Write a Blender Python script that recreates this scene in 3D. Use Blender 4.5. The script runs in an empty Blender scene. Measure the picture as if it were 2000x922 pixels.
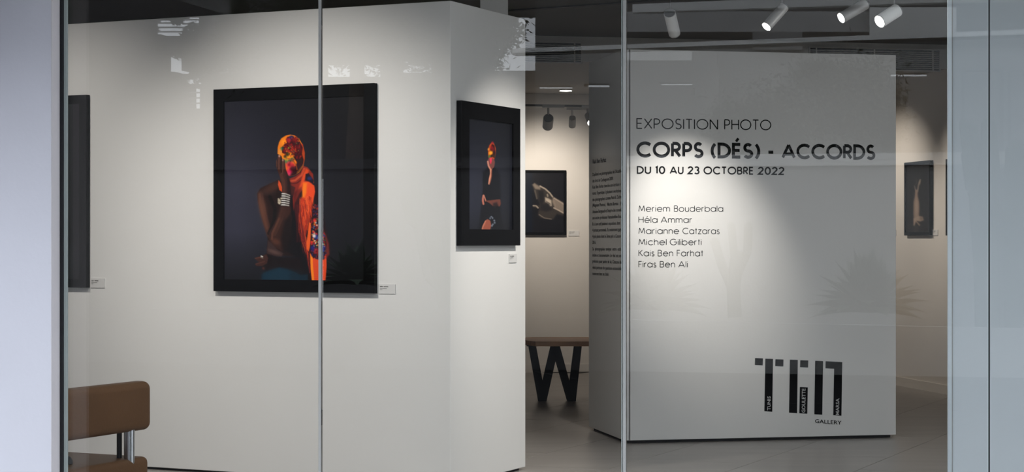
import bpy, bmesh, math, random
import numpy as np
from mathutils import Vector, Matrix
random.seed(7); RNG = np.random.default_rng(11)
S = bpy.context.scene
COL = S.collection

# ---------------------------------------------------------------- camera
F, CX, HY, CZ = 3700.0, 1000.0, 472.0, 1.4
cam = bpy.data.cameras.new('camera'); cam.sensor_width = 36.0; cam.sensor_fit = 'HORIZONTAL'
cam.lens = 36.0*F/2000.0; cam.shift_y = 11/2000.0; cam.clip_end = 300
cam_o = bpy.data.objects.new('camera', cam); COL.objects.link(cam_o)
cam_o.location = (0, 0, CZ); cam_o.rotation_euler = (math.pi/2, 0, 0)
S.camera = cam_o

# ---------------------------------------------------------------- world, exposure
SKY = 3.0
W = bpy.data.worlds.new('world'); S.world = W; W.use_nodes = True
W.node_tree.nodes['Background'].inputs[0].default_value = (0.87, 0.925, 1.0, 1)
W.node_tree.nodes['Background'].inputs[1].default_value = SKY
S.view_settings.view_transform = 'Standard'; S.view_settings.look = 'None'
S.view_settings.gamma = 1; S.view_settings.exposure = 0.0; S.view_settings.use_curve_mapping = False

# ---------------------------------------------------------------- lamps (spot beams, including an added unseen fill)
def spot_light(loc, target, power, color=(1, .93, .85), size=60, blend=.9, rad=.03):
    l = bpy.data.lights.new('spot_beam', 'SPOT'); l.energy = power; l.color = color
    l.spot_size = math.radians(size); l.spot_blend = blend; l.shadow_soft_size = rad
    o = bpy.data.objects.new('spot_beam', l); COL.objects.link(o); o.location = loc
    d = Vector(target)-Vector(loc); o.rotation_euler = d.to_track_quat('-Z', 'Y').to_euler()
    return o

# ---------------------------------------------------------------- helpers
def P(px, py, Y): return Vector(((px-CX)/F*Y, Y, CZ-(py-HY)/F*Y))
def lin(c):
    c = np.asarray(c, float)/255.0
    return np.where(c <= .04045, c/12.92, ((c+.055)/1.055)**2.4)

def mat(name, rgb, rough=.6, metal=0., var=0., vscale=4., bump=0., bscale=30., spec=.5, emit=None, es=0., stretch=(1, 1, 1), coat=0.):
    m = bpy.data.materials.new(name); m.use_nodes = True
    nt = m.node_tree; b = nt.nodes['Principled BSDF']
    b.inputs['Base Color'].default_value = (*rgb, 1); b.inputs['Roughness'].default_value = rough
    b.inputs['Metallic'].default_value = metal; b.inputs['Specular IOR Level'].default_value = spec
    b.inputs['Coat Weight'].default_value = coat
    if emit: b.inputs['Emission Color'].default_value = (*emit, 1); b.inputs['Emission Strength'].default_value = es
    if var or bump:
        tc = nt.nodes.new('ShaderNodeNewGeometry'); mp = nt.nodes.new('ShaderNodeMapping')
        mp.inputs['Scale'].default_value = stretch; nt.links.new(tc.outputs['Position'], mp.inputs[0])
    if var:
        n = nt.nodes.new('ShaderNodeTexNoise'); n.inputs['Scale'].default_value = vscale; n.inputs['Detail'].default_value = 6
        nt.links.new(mp.outputs[0], n.inputs[0])
        r = nt.nodes.new('ShaderNodeMapRange'); r.inputs[1].default_value = .25; r.inputs[2].default_value = .75
        r.inputs[3].default_value = 1-var; r.inputs[4].default_value = 1+var
        nt.links.new(n.outputs[0], r.inputs[0])
        mx = nt.nodes.new('ShaderNodeVectorMath'); mx.operation = 'SCALE'; mx.inputs[0].default_value = rgb
        nt.links.new(r.outputs[0], mx.inputs['Scale']); nt.links.new(mx.outputs[0], b.inputs['Base Color'])
    if bump:
        n2 = nt.nodes.new('ShaderNodeTexNoise'); n2.inputs['Scale'].default_value = bscale; n2.inputs['Detail'].default_value = 4
        nt.links.new(mp.outputs[0], n2.inputs[0])
        bp = nt.nodes.new('ShaderNodeBump'); bp.inputs['Strength'].default_value = bump; bp.inputs['Distance'].default_value = .01
        nt.links.new(n2.outputs[0], bp.inputs['Height']); nt.links.new(bp.outputs[0], b.inputs['Normal'])
    return m

M = dict(
    plaster=mat('white_plaster', (.80, .79, .775), .75, var=.015, vscale=1.5, bump=.06, bscale=60),
    plaster_back=mat('cream_plaster', (.74, .70, .655), .8, var=.02, vscale=1.5, bump=.06, bscale=60),
    ceiling=mat('dark_ceiling_paint', (.10, .10, .098), .85, var=.03),
    soffit=mat('grey_soffit_paint', (.36, .345, .325), .85, var=.02),
    bulkhead=mat('bulkhead_paint', (.55, .54, .52), .8, var=.02),
    base=mat('dark_shadow_gap', (.02, .02, .022), .7, var=.1),
    tile=mat('grey_stone_tile', (.36, .335, .315), .34, var=.10, vscale=2.2, stretch=(.5, 3, 1), bump=.02, bscale=8),
    grout=mat('dark_grout', (.15, .14, .13), .9, var=.1),
    black=mat('black_frame_lacquer', (.002, .002, .0025), .55, var=.2, spec=.06),
    vinyl=mat('black_vinyl', (.002, .002, .0025), .6, var=.1, spec=.05),
    white_vinyl=mat('white_vinyl', (.6, .6, .6), .5, var=.02),
    ink=mat('grey_ink', (.07, .065, .06), .7, var=.1),
    card=mat('white_card', (.70, .69, .68), .7, var=.01),
    leather=mat('brown_leatherette', (.13, .064, .028), .5, spec=.2, var=.08, vscale=6, bump=.10, bscale=90),
    chrome=mat('brushed_steel', (.55, .57, .60), .22, 1., var=.05, stretch=(1, 1, 8)),
    rubber=mat('black_rubber', (.008, .009, .012), .5, var=.1),
    edge=mat('glass_edge_silicone', (.40, .45, .44), .5, var=.05, spec=.1),
    edge_d=mat('grey_joint_silicone', (.46, .46, .45), .6, var=.05, spec=.1),
    alu=mat('pale_aluminium', (.62, .68, .72), .45, .3, var=.02),
    lamp=mat('grey_lamp_housing', (.42, .41, .40), .42, .3, var=.03),
    lamp_w=mat('white_lamp_housing', (.7, .7, .69), .45, 0, var=.02),
    lamp_d=mat('charcoal_track', (.10, .10, .10), .5, .2, var=.05),
    glow=mat('lit_lens', (.9, .9, .9), .4, emit=(1, .96, .9), es=14, var=.01),
    fill_glow=mat('fill_diffuser', (.9, .9, .9), .5, emit=(.94, .98, 1), es=1.5, var=.01),  # glow of the added fill panels
    wood=mat('oak_top', (.80, .47, .27), .55, var=.18, vscale=5, stretch=(1, 9, 4), bump=.04),
    steel=mat('blackened_steel', (.006, .008, .012), .5, 0., spec=.2, var=.1),
    stucco=mat('lilac_white_stucco', (.80, .80, .88), .8, var=.025, vscale=3, bump=.08, bscale=40),
    stucco_edge=mat('pink_bounce_stucco', (.92, .87, .90), .8, var=.02, vscale=3),  # column chamfer: pinkish reflected light and extra brightness put into the colour
    facade=mat('shop_facade_render', (.55, .55, .56), .85, var=.04),
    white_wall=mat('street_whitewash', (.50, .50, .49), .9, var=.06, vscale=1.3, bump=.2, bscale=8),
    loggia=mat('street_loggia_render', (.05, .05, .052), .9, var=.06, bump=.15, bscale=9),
    dim_wall=mat('street_dimmed_render', (.10, .10, .105), .9, var=.06, bump=.15, bscale=9, spec=0.),  # wall and kerb tone darkened so the left reflection stays dim
    grey_wall=mat('street_grey_render', (.27, .27, .27), .9, var=.06, vscale=1.5, bump=.15, bscale=9),
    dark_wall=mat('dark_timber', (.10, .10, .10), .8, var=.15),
    asphalt=mat('street_asphalt', (.022, .022, .023), .95, spec=0., var=.12, vscale=.9, bump=.2, bscale=25),
    fascia=mat('street_white_fascia', (.85, .85, .84), .8, var=.08, vscale=8),
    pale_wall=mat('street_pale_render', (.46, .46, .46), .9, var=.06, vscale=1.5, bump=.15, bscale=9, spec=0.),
    crack=mat('pale_crack', (.02, .02, .02), .9, var=.1),
    soil=mat('planter_soil', (.16, .12, .09), .95, var=.2),
    agave=mat('agave_green', (.04, .07, .04), .7, var=.15),
    cactus=mat('cactus_green', (.035, .055, .035), .7, var=.15, spec=.1),
    leaf_p=mat('leaf_highlight', (.55, .56, .48), .5, var=.2),
    leaf=mat('shrub_leaf', (.05, .065, .04), .55, var=.4, vscale=3),
    leaf_t=mat('tree_leaf', (.05, .07, .05), .6, var=.3),
    bark=mat('tree_bark', (.14, .11, .09), .9, var=.2, bump=.3),
)

class MB:
    def __init__(s): s.v = []; s.f = []
    def poly(s, pts):
        n = len(s.v); s.v += [tuple(p) for p in pts]; s.f.append(tuple(range(n, n+len(pts))))
    def hexa(s, b, t):                       # b, t: loops of equal length (bottom ccw from above, top)
        n = len(s.v); k = len(b); s.v += [tuple(p) for p in b]+[tuple(p) for p in t]
        s.f.append(tuple(range(n+k-1, n-1, -1))); s.f.append(tuple(range(n+k, n+2*k)))
        for i in range(k): j = (i+1) % k; s.f.append((n+i, n+j, n+k+j, n+k+i))
        return s
    def prism(s, xy, z0, z1):
        return s.hexa([(x, y, z0) for x, y in xy], [(x, y, z1) for x, y in xy])
    def obox(s, o, a, b, c):                 # origin corner and three edge vectors
        o, a, b, c = map(Vector, (o, a, b, c))
        return s.hexa([o, o+a, o+a+b, o+b], [o+c, o+c+a, o+c+a+b, o+c+b])
    def tube(s, p, q, r0, r1=None, n=20, caps=True):
        p, q = Vector(p), Vector(q); r1 = r0 if r1 is None else r1
        d = (q-p).normalized(); a = d.orthogonal().normalized(); b = d.cross(a)
        L0 = [p+(a*math.cos(2*math.pi*i/n)+b*math.sin(2*math.pi*i/n))*r0 for i in range(n)]
        L1 = [q+(a*math.cos(2*math.pi*i/n)+b*math.sin(2*math.pi*i/n))*r1 for i in range(n)]
        m = len(s.v); s.v += [tuple(x) for x in L0+L1]
        for i in range(n): j = (i+1) % n; s.f.append((m+i, m+j, m+n+j, m+n+i))
        if caps: s.f.append(tuple(range(m+n-1, m-1, -1))); s.f.append(tuple(range(m+n, m+2*n)))
        return s
    def build(s, name, m, parent=None, bevel=0., seg=2, smooth=False):
        off = Vector(parent.get('_w', (0, 0, 0))) if parent else Vector((0, 0, 0))
        me = bpy.data.meshes.new(name)
        me.from_pydata([tuple(Vector(p)-off) for p in s.v], [], s.f); me.validate()
        if bevel or True:
            bm = bmesh.new(); bm.from_mesh(me)
            bmesh.ops.recalc_face_normals(bm, faces=bm.faces)
            if bevel: bmesh.ops.bevel(bm, geom=list(bm.edges), offset=bevel, segments=seg, affect='EDGES', profile=.5)
            bm.to_mesh(me); bm.free()
        if smooth:
            for p in me.polygons: p.use_smooth = True
            try: me.set_sharp_from_angle(angle=math.radians(40))
            except Exception: pass
        if m: me.materials.append(m if not isinstance(m, str) else M[m])
        o = bpy.data.objects.new(name, me); COL.objects.link(o)
        if parent: o.parent = parent; o['_w'] = tuple(off)
        return o

def struct(o): o['kind'] = 'structure'; return o
def thing(name, loc, label, cat, group=None):
    o = bpy.data.objects.new(name, None); COL.objects.link(o); o.location = loc; o['_w'] = tuple(loc)
    o.empty_display_size = .1; o['label'] = label; o['category'] = cat
    if group: o['group'] = group
    return o
def tag(o, label, cat, group=None, kind=None):
    o['label'] = label; o['category'] = cat
    if group: o['group'] = group
    if kind: o['kind'] = kind
    return o

def V2(x, y): return Vector((x, y, 0))
uL = V2(-.9026, .4305); vv = V2(.4305, .9026)            # axes of the left partition and of the floor tiles
uP = V2(.9796, .2009); vP = V2(-.2009, .9796)            # axes of the display panel and the back room
UP = Vector((0, 0, 1))

class Plane:
    """vertical plane: origin (on the floor), unit direction a along it, outward normal n"""
    def __init__(s, o, a, n): s.o, s.a, s.n = Vector(o), Vector(a), Vector(n)
    def hit(s, px, py, lift=0.):
        d = Vector(((px-CX)/F, 1, -(py-HY)/F)); c = Vector((0, 0, CZ))
        t = ((s.o+s.n*lift-c).dot(s.n))/d.dot(s.n); return c+d*t
    def uz(s, px, py, lift=0.):
        p = s.hit(px, py, lift); return (p-s.o).dot(s.a), p.z
    def at(s, u, z, lift=0.): return s.o+s.a*u+UP*z+s.n*lift

# ================================================================ SETTING
C0 = V2(-.348, 10.725)
LW = 1.0; PT = 2.765
left_plane = Plane(C0, uL, V2(-.4305, -.9026))
end_plane = Plane(C0, vv, V2(.9026, -.4305))
c1 = C0+uL*4.6; c2 = c1+vv*LW; c3 = C0+vv*LW
wl = MB().prism([C0[:2], c3[:2], c2[:2], c1[:2]], .018, PT).build('wall_left', 'plaster', bevel=.003); struct(wl)
i = .03
struct(MB().prism([(C0+(uL+vv)*i)[:2], (c3+(uL-vv)*i)[:2], (c2+(-uL-vv)*i)[:2], (c1+(-uL+vv)*i)[:2]], 0.003, .02).build('baseboard_left', 'base'))

# room shell
BZ, CE = 2.98, 3.2
bk0 = Vector((.359, 16.6, 0)); 
backo = P(1090, HY, 20.3); backo.z = 0
back_plane = Plane(backo, uP, -vP)
ro = P(1790, HY, 18.0); ro.z = 0
right_plane = Plane(ro, vP, -uP)
def line_x(o, a, o2, a2):
    A = np.array([[a.x, -a2.x], [a.y, -a2.y]]); t = np.linalg.solve(A, np.array([o2.x-o.x, o2.y-o.y])); return o+a*t[0]
K = line_x(backo, uP, ro, vP)
bl = backo-uP*9
struct(MB().obox(bl, uP*((K-bl).length+.2), vP*.2, UP*CE).build('wall_back', 'plaster_back'))
rl = (ro-K).length
struct(MB().obox(K, -vP*13.2, uP*.2, UP*CE).build('wall_right', 'plaster_back'))
# glass line
GT = math.tan(math.radians(14)); gt = V2(math.cos(math.radians(14)), -math.sin(math.radians(14))); gn = V2(-gt.y*-1, -gt.x)
gn = V2(-math.sin(math.radians(14)), -math.cos(math.radians(14)))      # towards the street
G0 = V2(0, 6.2)
def gl(px): r = (px-CX)/F; Y = 6.2/(1+r*GT); return V2(r*Y, Y)
g_left = gl(131); g_right = gl(2350)
# far left wall of the room, from the facade to the back
fl0 = g_left-gt*3.6
struct(MB().obox(fl0, (bl-fl0), V2(-.2, 0), UP*CE).build('wall_far_left', 'plaster'))
# floor slab, ceilings
ex = [(fl0-V2(.1,0))[:2], g_left[:2], g_right[:2], (7.2, 5.0), (7.2, 23.2), ((bl+vP*.2)[:2])]
struct_floor = struct(MB().prism(ex, -.12, -.006).build('floor', 'grout')); struct_floor['_w'] = (0, 0, 0)
bko = bk0-uP*9; bke = bk0+uP*9
struct(MB().prism([(fl0-V2(.3,0))[:2], (g_left+gn*.15)[:2], (g_right+gn*.15)[:2], (7.2, 5.0), bke[:2], bko[:2]], CE, CE+.2).build('ceiling', 'ceiling'))
struct(MB().prism([bko[:2], bke[:2], (bke+vP*7)[:2], (bko+vP*7)[:2]], BZ, BZ+.42).build('ceiling_low', 'soffit'))
bulk_plane = Plane(bk0, uP, -vP)
struct(MB().obox(bko+UP*(BZ-.0)-vP*.02, uP*18, vP*.02, UP*(CE-BZ)).build('trim_1', 'bulkhead'))
# white pier that rises behind the left partition
pr = P(938, 0, 12.75); pr.z = 0
struct(MB().prism([(pr.x, 12.75), (P(992, 0, 12.75).x, 12.75), (P(992, 0, 12.75).x, 13.0), (pr.x, 13.0)], 0, CE).build('trim_2', 'plaster'))
# recessed joint in the ceiling
j0 = P(992, 20, 1); t_ = (CE-.004-CZ)/(j0.z-CZ); j0 = Vector((j0.x*t_, t_, CE-.012)); j1 = P(1240, 2.5, 1); t_ = (CE-.004-CZ)/(j1.z-CZ); j1 = Vector((j1.x*t_, t_, CE-.012))
jd = (j1-j0).normalized(); jn = V2(-jd.y, jd.x)
struct(MB().obox(j0-jd*3, jd*9, jn*.05, UP*.012).build('trim_3', 'base'))
# baseboards of the back room
struct(MB().obox(bl-vP*.014+UP*.002, uP*((K-bl).length), vP*.014, UP*.085).build('baseboard_back', 'plaster_back'))
struct(MB().obox(K-uP*.014+UP*.002, -vP*9, uP*.014, UP*.085).build('baseboard_right', 'plaster_back'))

# floor tiles, one object each, children of the floor
tw, tl, gp = .70, 1.40, .004
nf = V2(.9026, -.4305)
tmesh = None; TC = 0
for i in range(-14, 14):
    for k in range(-2, 16):
        s0 = -5.18+.7*i+.7*3; r0 = 3.0+tl*k+(.7 if i % 2 else 0)
        o = nf*(s0+gp/2)+vv*(r0+gp/2)
        c = o+nf*tw/2+vv*tl/2
        if c.y < 9.6 or c.y > 20.4: continue
        px = CX+c.x/c.y*F
        if px < 180 or px > 2150: continue
        if (c-backo).dot(-vP) < -.3: continue
        if (c-ro).dot(-uP) < -.3: continue
        if tmesh is None:
            ob = MB().obox(Vector((0, 0, 0)), nf*(tw-gp), vv*(tl-gp), UP*.012).build('tile', 'tile', bevel=.0012, seg=1); tmesh = ob.data
        else:
            ob = bpy.data.objects.new('tile', tmesh); COL.objects.link(ob)
        ob.location = (o.x, o.y, -.010+random.uniform(-.0004, .0004)); ob.parent = struct_floor; TC += 1
print('tiles', TC)
# plain floor field under the areas the frame does not show
struct(MB().prism([(fl0)[:2], (g_left)[:2], (g_right-gn*.05)[:2], (6.5, 5.4), (6.5, 10.5), (-4.6, 10.5)], -.006, -.002).build('floor_front', 'tile'))

# ---------------------------------------------------------------- shop window
def glass_mat():
    m = bpy.data.materials.new('window_glass'); m.use_nodes = True; nt = m.node_tree; nt.nodes.clear()
    out = nt.nodes.new('ShaderNodeOutputMaterial'); mx = nt.nodes.new('ShaderNodeMixShader')
    tr = nt.nodes.new('ShaderNodeBsdfTransparent'); gl_ = nt.nodes.new('ShaderNodeBsdfGlossy'); fr = nt.nodes.new('ShaderNodeFresnel')
    tr.inputs[0].default_value = (.985, .99, .985, 1); gl_.inputs['Roughness'].default_value = 0; gl_.inputs[0].default_value = (1, 1, 1, 1)
    fr.inputs[0].default_value = 1.46
    nt.links.new(fr.outputs[0], mx.inputs[0]); nt.links.new(tr.outputs[0], mx.inputs[1]); nt.links.new(gl_.outputs[0], mx.inputs[2])
    nt.links.new(mx.outputs[0], out.inputs[0]); return m
M['glass'] = glass_mat()
joints = [624.5, 1219.5, 1932]
xs = [127]+joints+[2350]
for n_ in range(4):
    a, b = gl(xs[n_]), gl(xs[n_+1]); a = a+gt*.006; b = b-gt*.006
    struct(MB().obox(a+UP*.03, (b-a), -gn*.010, UP*3.0).build('window_%d' % (n_+1), 'glass'))
for n_, (jx, w, m_) in enumerate([(624.5, .0085, 'edge_d'), (1219.5, .009, 'edge_d'), (1932, .005, 'rubber')]):
    g = gl(jx)
    t = struct(MB().obox(g-gt*w/2+gn*.001+UP*.03, gt*w, -gn*.012, UP*3.0).build('trim_%d' % (4+n_), m_))
g = gl(1219.5)
struct(MB().obox(g-gt*.0095+gn*.002+UP*.03, gt*.003, -gn*.012, UP*3.0).build('trim_7', 'edge'))
# left jamb: black gasket and pale glass edge
g = gl(131)
struct(MB().obox(gl(122)+gn*.02, gl(128)-gl(122), -gn*.02, UP*3.1).build('trim_8', 'rubber'))
struct(MB().obox(gl(128)+gn*.012, gl(134)-gl(128), -gn*.008, UP*3.1).build('trim_9', 'edge'))
# facade above and beside the glass, added unseen canopy that blocks sky light
struct(MB().obox(g_left-gt*.1+UP*3.03, (g_right-g_left)+gt*1, -gn*.15, UP*7.5).build('wall_facade', 'facade'))
struct(MB().obox(g_left-gt*16-gn*.2+UP*3.0, gt*16, -gn*.3, UP*7.5).build('wall_facade_left', 'facade'))
struct(MB().obox(g_right+gt*.2-gn*.2, gt*16, -gn*.3, UP*10.5).build('wall_facade_right', 'facade'))
struct(MB().obox(g_left-gt*10+gn*2.3+UP*3.0, (g_right-g_left)+gt*18, -gn*2.3, UP*.15).build('trim_10', 'facade'))
struct(MB().obox(g_left-gt*.1, (g_right-g_left)+gt*.1, -gn*.03, UP*.03).build('trim_11', 'alu'))
# exterior column at the left
struct(MB().obox(gl(122)-gt*3.6+gn*1.5+UP*2.36, gt*3.6, -gn*1.47, UP*.12).build('trim_15', 'facade'))  # unseen slab added to shade the column's top
q0 = gl(122)+gn*.02; q1 = V2((100-CX)/F*6.46, 6.46); q2 = q1-gt*3.5; q3 = q2-gn*.6
struct(MB().prism([q1[:2], (q1+V2(-.06,.10))[:2], (q1+V2(-.14, .2))[:2], q3[:2], q2[:2]], -.15, 5).build('wall_exterior_column', 'stucco'))
struct(MB().prism([(q1+V2(.0015, -.002))[:2], q0[:2], (q0+V2(-.04, .10))[:2], (q1+V2(-.05, .09))[:2]], -.15, 5).build('trim_12', 'stucco_edge'))
# white wall end just behind the glass on the right
w0 = V2((1860-CX)/F*6.55, 6.55); w1 = V2((2400-CX)/F*6.3, 6.3)
struct(MB().prism([w0[:2], w1[:2], (w1+V2(0, .25))[:2], (w0+V2(.04, .25))[:2]], 0, CE).build('wall_right_end', mat('window_return_paint', (.66, .71, .75), .8, var=.02)))
struct(MB().prism([(P(1851.5, 0, 6.54).x, 6.54), (P(1859, 0, 6.54).x, 6.54), (P(1859, 0, 6.56).x, 6.60), (P(1853, 0, 6.6).x, 6.6)], 0, CE).build('trim_13', 'alu'))
struct(MB().prism([(w0.x-.004, 6.548), (w0.x+.001, 6.546), (w0.x+.001, 6.6), (w0.x+.006, 6.6)], 0, CE).build('trim_14', 'edge_d'))

# ================================================================ GLYPHS: geometric stroke lettering
def arc(cx, cy, rx, ry, a0, a1, n=None):
    n = n or max(6, int(abs(a1-a0)/9))
    return [(cx+rx*math.cos(math.radians(a0+(a1-a0)*i/n)), cy+ry*math.sin(math.radians(a0+(a1-a0)*i/n))) for i in range(n+1)]
Sg = lambda w, k=1.0: arc(w/2, .745*k+0, w*.44, .255*k, 38, 90)[::-1][0:0] + arc(w/2, .745*k, w*.42, .255*k, 35, 262) + arc(w/2, .245*k, w*.48, .245*k, 82, -150)
XH = .72
CAP = {
 'A': (.86, [[(0, 0), (.43, 1)], [(.43, 1), (.86, 0)], [(.15, .28), (.71, .28)]]),
 'B': (.55, [[(0, 0), (0, 1)], [(0, 1), (.27, 1)]+arc(.27, .765, .24, .235, 90, -90)+[(0, .53)], [(0, .53), (.29, .53)]+arc(.29, .265, .27, .265, 90, -90)+[(0, 0)]]),
 'C': (.86, [arc(.5, .5, .5, .5, 45, 315)]),
 'D': (.70, [[(0, 0), (0, 1), (.2, 1)]+arc(.2, .5, .5, .5, 90, -90)+[(0, 0)]]),
 'E': (.46, [[(.46, 1), (0, 1), (0, 0), (.46, 0)], [(0, .52), (.42, .52)]]),
 'F': (.44, [[(.44, 1), (0, 1), (0, 0)], [(0, .52), (.4, .52)]]),
 'G': (.98, [arc(.5, .5, .5, .5, 45, 360)+[(.58, .5)]]),
 'H': (.66, [[(0, 0), (0, 1)], [(.66, 0), (.66, 1)], [(0, .52), (.66, .52)]]),
 'I': (.0, [[(0, 0), (0, 1)]]),
 'K': (.56, [[(0, 0), (0, 1)], [(.52, 1), (0, .42)], [(.14, .58), (.56, 0)]]),
 'L': (.42, [[(0, 1), (0, 0), (.42, 0)]]),
 'M': (.86, [[(0, 0), (.12, 1)], [(.12, 1), (.43, .12)], [(.43, .12), (.74, 1)], [(.74, 1), (.86, 0)]]),
 'N': (.68, [[(0, 0), (0, 1)], [(0, 1), (.68, 0)], [(.68, 0), (.68, 1)]]),
 'O': (1.0, [arc(.5, .5, .5, .5, 0, 360)]),
 'P': (.50, [[(0, 0), (0, 1)], [(0, 1), (.22, 1)]+arc(.22, .725, .275, .275, 90, -90)+[(0, .45)]]),
 'R': (.52, [[(0, 0), (0, 1)], [(0, 1), (.22, 1)]+arc(.22, .735, .265, .265, 90, -90)+[(0, .47)], [(.2, .47), (.52, 0)]]),
 'S': (.52, [Sg(.52)]),
 'T': (.56, [[(0, 1), (.56, 1)], [(.28, 1), (.28, 0)]]),
 'U': (.62, [[(0, 1), (0, .31)]+arc(.31, .31, .31, .31, 180, 360)+[(.62, 1)]]),
 'X': (.66, [[(0, 0), (.66, 1)], [(0, 1), (.66, 0)]]),
 '0': (.56, [arc(.28, .5, .28, .5, 0, 360)]),
 '1': (.16, [[(0, .86), (.16, 1), (.16, 0)]]),
 '2': (.52, [arc(.26, .73, .25, .27, 170, -32)+[(0, 0), (.54, 0)]]),
 '3': (.50, [arc(.23, .765, .22, .235, 150, -90), arc(.23, .265, .26, .265, 90, -150)]),
 '-': (.42, [[(0, .40), (.42, .40)]]),
 '(': (.20, [arc(.72, .46, .72, .80, 137, 223)]),
 ')': (.20, [arc(-.52, .46, .72, .80, 43, -43)]),
 "'": (.0, []),
 'a': (.72, [arc(.36, .36, .36, .36, 0, 360), [(.72, XH), (.72, 0)]]),
 'b': (.72, [arc(.36, .36, .36, .36, 0, 360), [(0, 1), (0, 0)]]),
 'c': (.62, [arc(.36, .36, .36, .36, 45, 315)]),
 'd': (.72, [arc(.36, .36, .36, .36, 0, 360), [(.72, 1), (.72, 0)]]),
 'e': (.70, [[(0, .38), (.70, .38)]+arc(.36, .36, .35, .36, 3, 318)]),
 'h': (.52, [[(0, 0), (0, 1)], [(0, .42)]+arc(.26, .44, .26, .28, 180, 0)+[(.52, 0)]]),
 'i': (.0, [[(0, 0), (0, XH)], [(0, .93), (0, 1.0)]]),
 'l': (.0, [[(0, 0), (0, 1)]]),
 'm': (.92, [[(0, 0), (0, XH)], [(0, .45)]+arc(.23, .47, .23, .25, 180, 0)+[(.46, 0)], [(.46, .45)]+arc(.69, .47, .23, .25, 180, 0)+[(.92, 0)]]),
 'n': (.52, [[(0, 0), (0, XH)], [(0, .42)]+arc(.26, .44, .26, .28, 180, 0)+[(.52, 0)]]),
 'o': (.72, [arc(.36, .36, .36, .36, 0, 360)]),
 'r': (.28, [[(0, 0), (0, XH)], [(0, .42)]+arc(.26, .44, .26, .28, 180, 85)]),
 's': (.38, [Sg(.38, XH)]),
 't': (.28, [[(.14, .98), (.14, 0)], [(0, XH), (.28, XH)]]),
 'u': (.52, [[(0, XH), (0, .26)]+arc(.26, .26, .26, .26, 180, 360)+[(.52, XH)], [(.52, XH), (.52, 0)]]),
 'z': (.46, [[(0, XH), (.46, XH), (0, 0), (.48, 0)]]),
}
def ribbon(pts, w):
    """flat stroke along a polyline: list of quads"""
    closed = math.dist(pts[0], pts[-1]) < 1e-6
    pts = [p for i, p in enumerate(pts) if i == 0 or math.dist(p, pts[i-1]) > 1e-4]
    P_ = [Vector((x, y)) for x, y in pts]
    if closed: P_ = P_[:-1]
    n = len(P_); L = []; R = []
    for i in range(n):
        a = P_[(i-1) % n] if (closed or i > 0) else None; b = P_[(i+1) % n] if (closed or i < n-1) else None
        d0 = (P_[i]-a).normalized() if a is not None else None; d1 = (b-P_[i]).normalized() if b is not None else None
        if d0 is None: d0 = d1
        if d1 is None: d1 = d0
        t = (d0+d1); t = t.normalized() if t.length > 1e-6 else d0
        nrm = Vector((-t.y, t.x)); k = max(.35, abs(nrm.dot(Vector((-d0.y, d0.x)))))
        L.append(P_[i]+nrm*(w/2/k)); R.append(P_[i]-nrm*(w/2/k))
    q = []
    for i in range(n if closed else n-1):
        j = (i+1) % n; q.append([R[i], R[j], L[j], L[i]])
    return q
def word_quads(txt, w, gap):
    """quads in a frame where the cap height is 1"""
    x = 0; out = []
    for ch in txt:
        if ch == ' ': x += .34; continue
        acc = ch in 'Éé'; base = {'É': 'E', 'é': 'e'}.get(ch, ch)
        wid, st = CAP[base]
        sc = 1-w
        for s in st:
            pts = [(x+w/2+px_, w/2+py_*sc) for px_, py_ in s]
            out += ribbon(pts, w)
        if acc:
            y0 = 1.08 if ch == 'É' else .84
            out += ribbon([(x+w/2+wid*.38, y0), (x+w/2+wid*.38+.16, y0+.2)], w*.85)
        x += wid+w+gap
    return out, x-gap

def stick(plane, quads, wid, p0, p1, cap_px, m, name, parent, lift=.0012, label=None):
    """lay cap-height-1 quads onto a plane: p0, p1 baseline ends in the picture, cap_px cap height there"""
    u0, z0 = plane.uz(*p0); u1, z1 = plane.uz(*p1)
    ut, zt = plane.uz(p0[0], p0[1]-cap_px)
    e1 = Vector((u1-u0, z1-z0))/wid; e2 = Vector((0, zt-z0))
    mb = MB()
    for q in quads:
        mb.poly([plane.at(u0+e1.x*p.x+e2.x*p.y, z0+e1.y*p.x+e2.y*p.y, lift) for p in q])
    o = mb.build(name, m, parent)
    if label: o['label'] = label
    return o

def font_quads(txt, bold=0.):
    c = bpy.data.curves.new('t', 'FONT'); c.body = txt; c.size = 1; c.resolution_u = 2; c.offset = bold
    o = bpy.data.objects.new('t', c); COL.objects.link(o)
    dg = bpy.context.evaluated_depsgraph_get(); me = bpy.data.meshes.new_from_object(o.evaluated_get(dg))
    vs = np.array([v.co[:2] for v in me.vertices]); fs = [list(p.vertices) for p in me.polygons]
    bpy.data.objects.remove(o); bpy.data.curves.remove(c); bpy.data.meshes.remove(me)
    x0 = vs[:, 0].min(); x1 = vs[:, 0].max(); vs[:, 0] -= x0; vs /= .70
    return [[Vector(vs[i]) for i in f] for f in fs], (x1-x0)/.70

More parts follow.
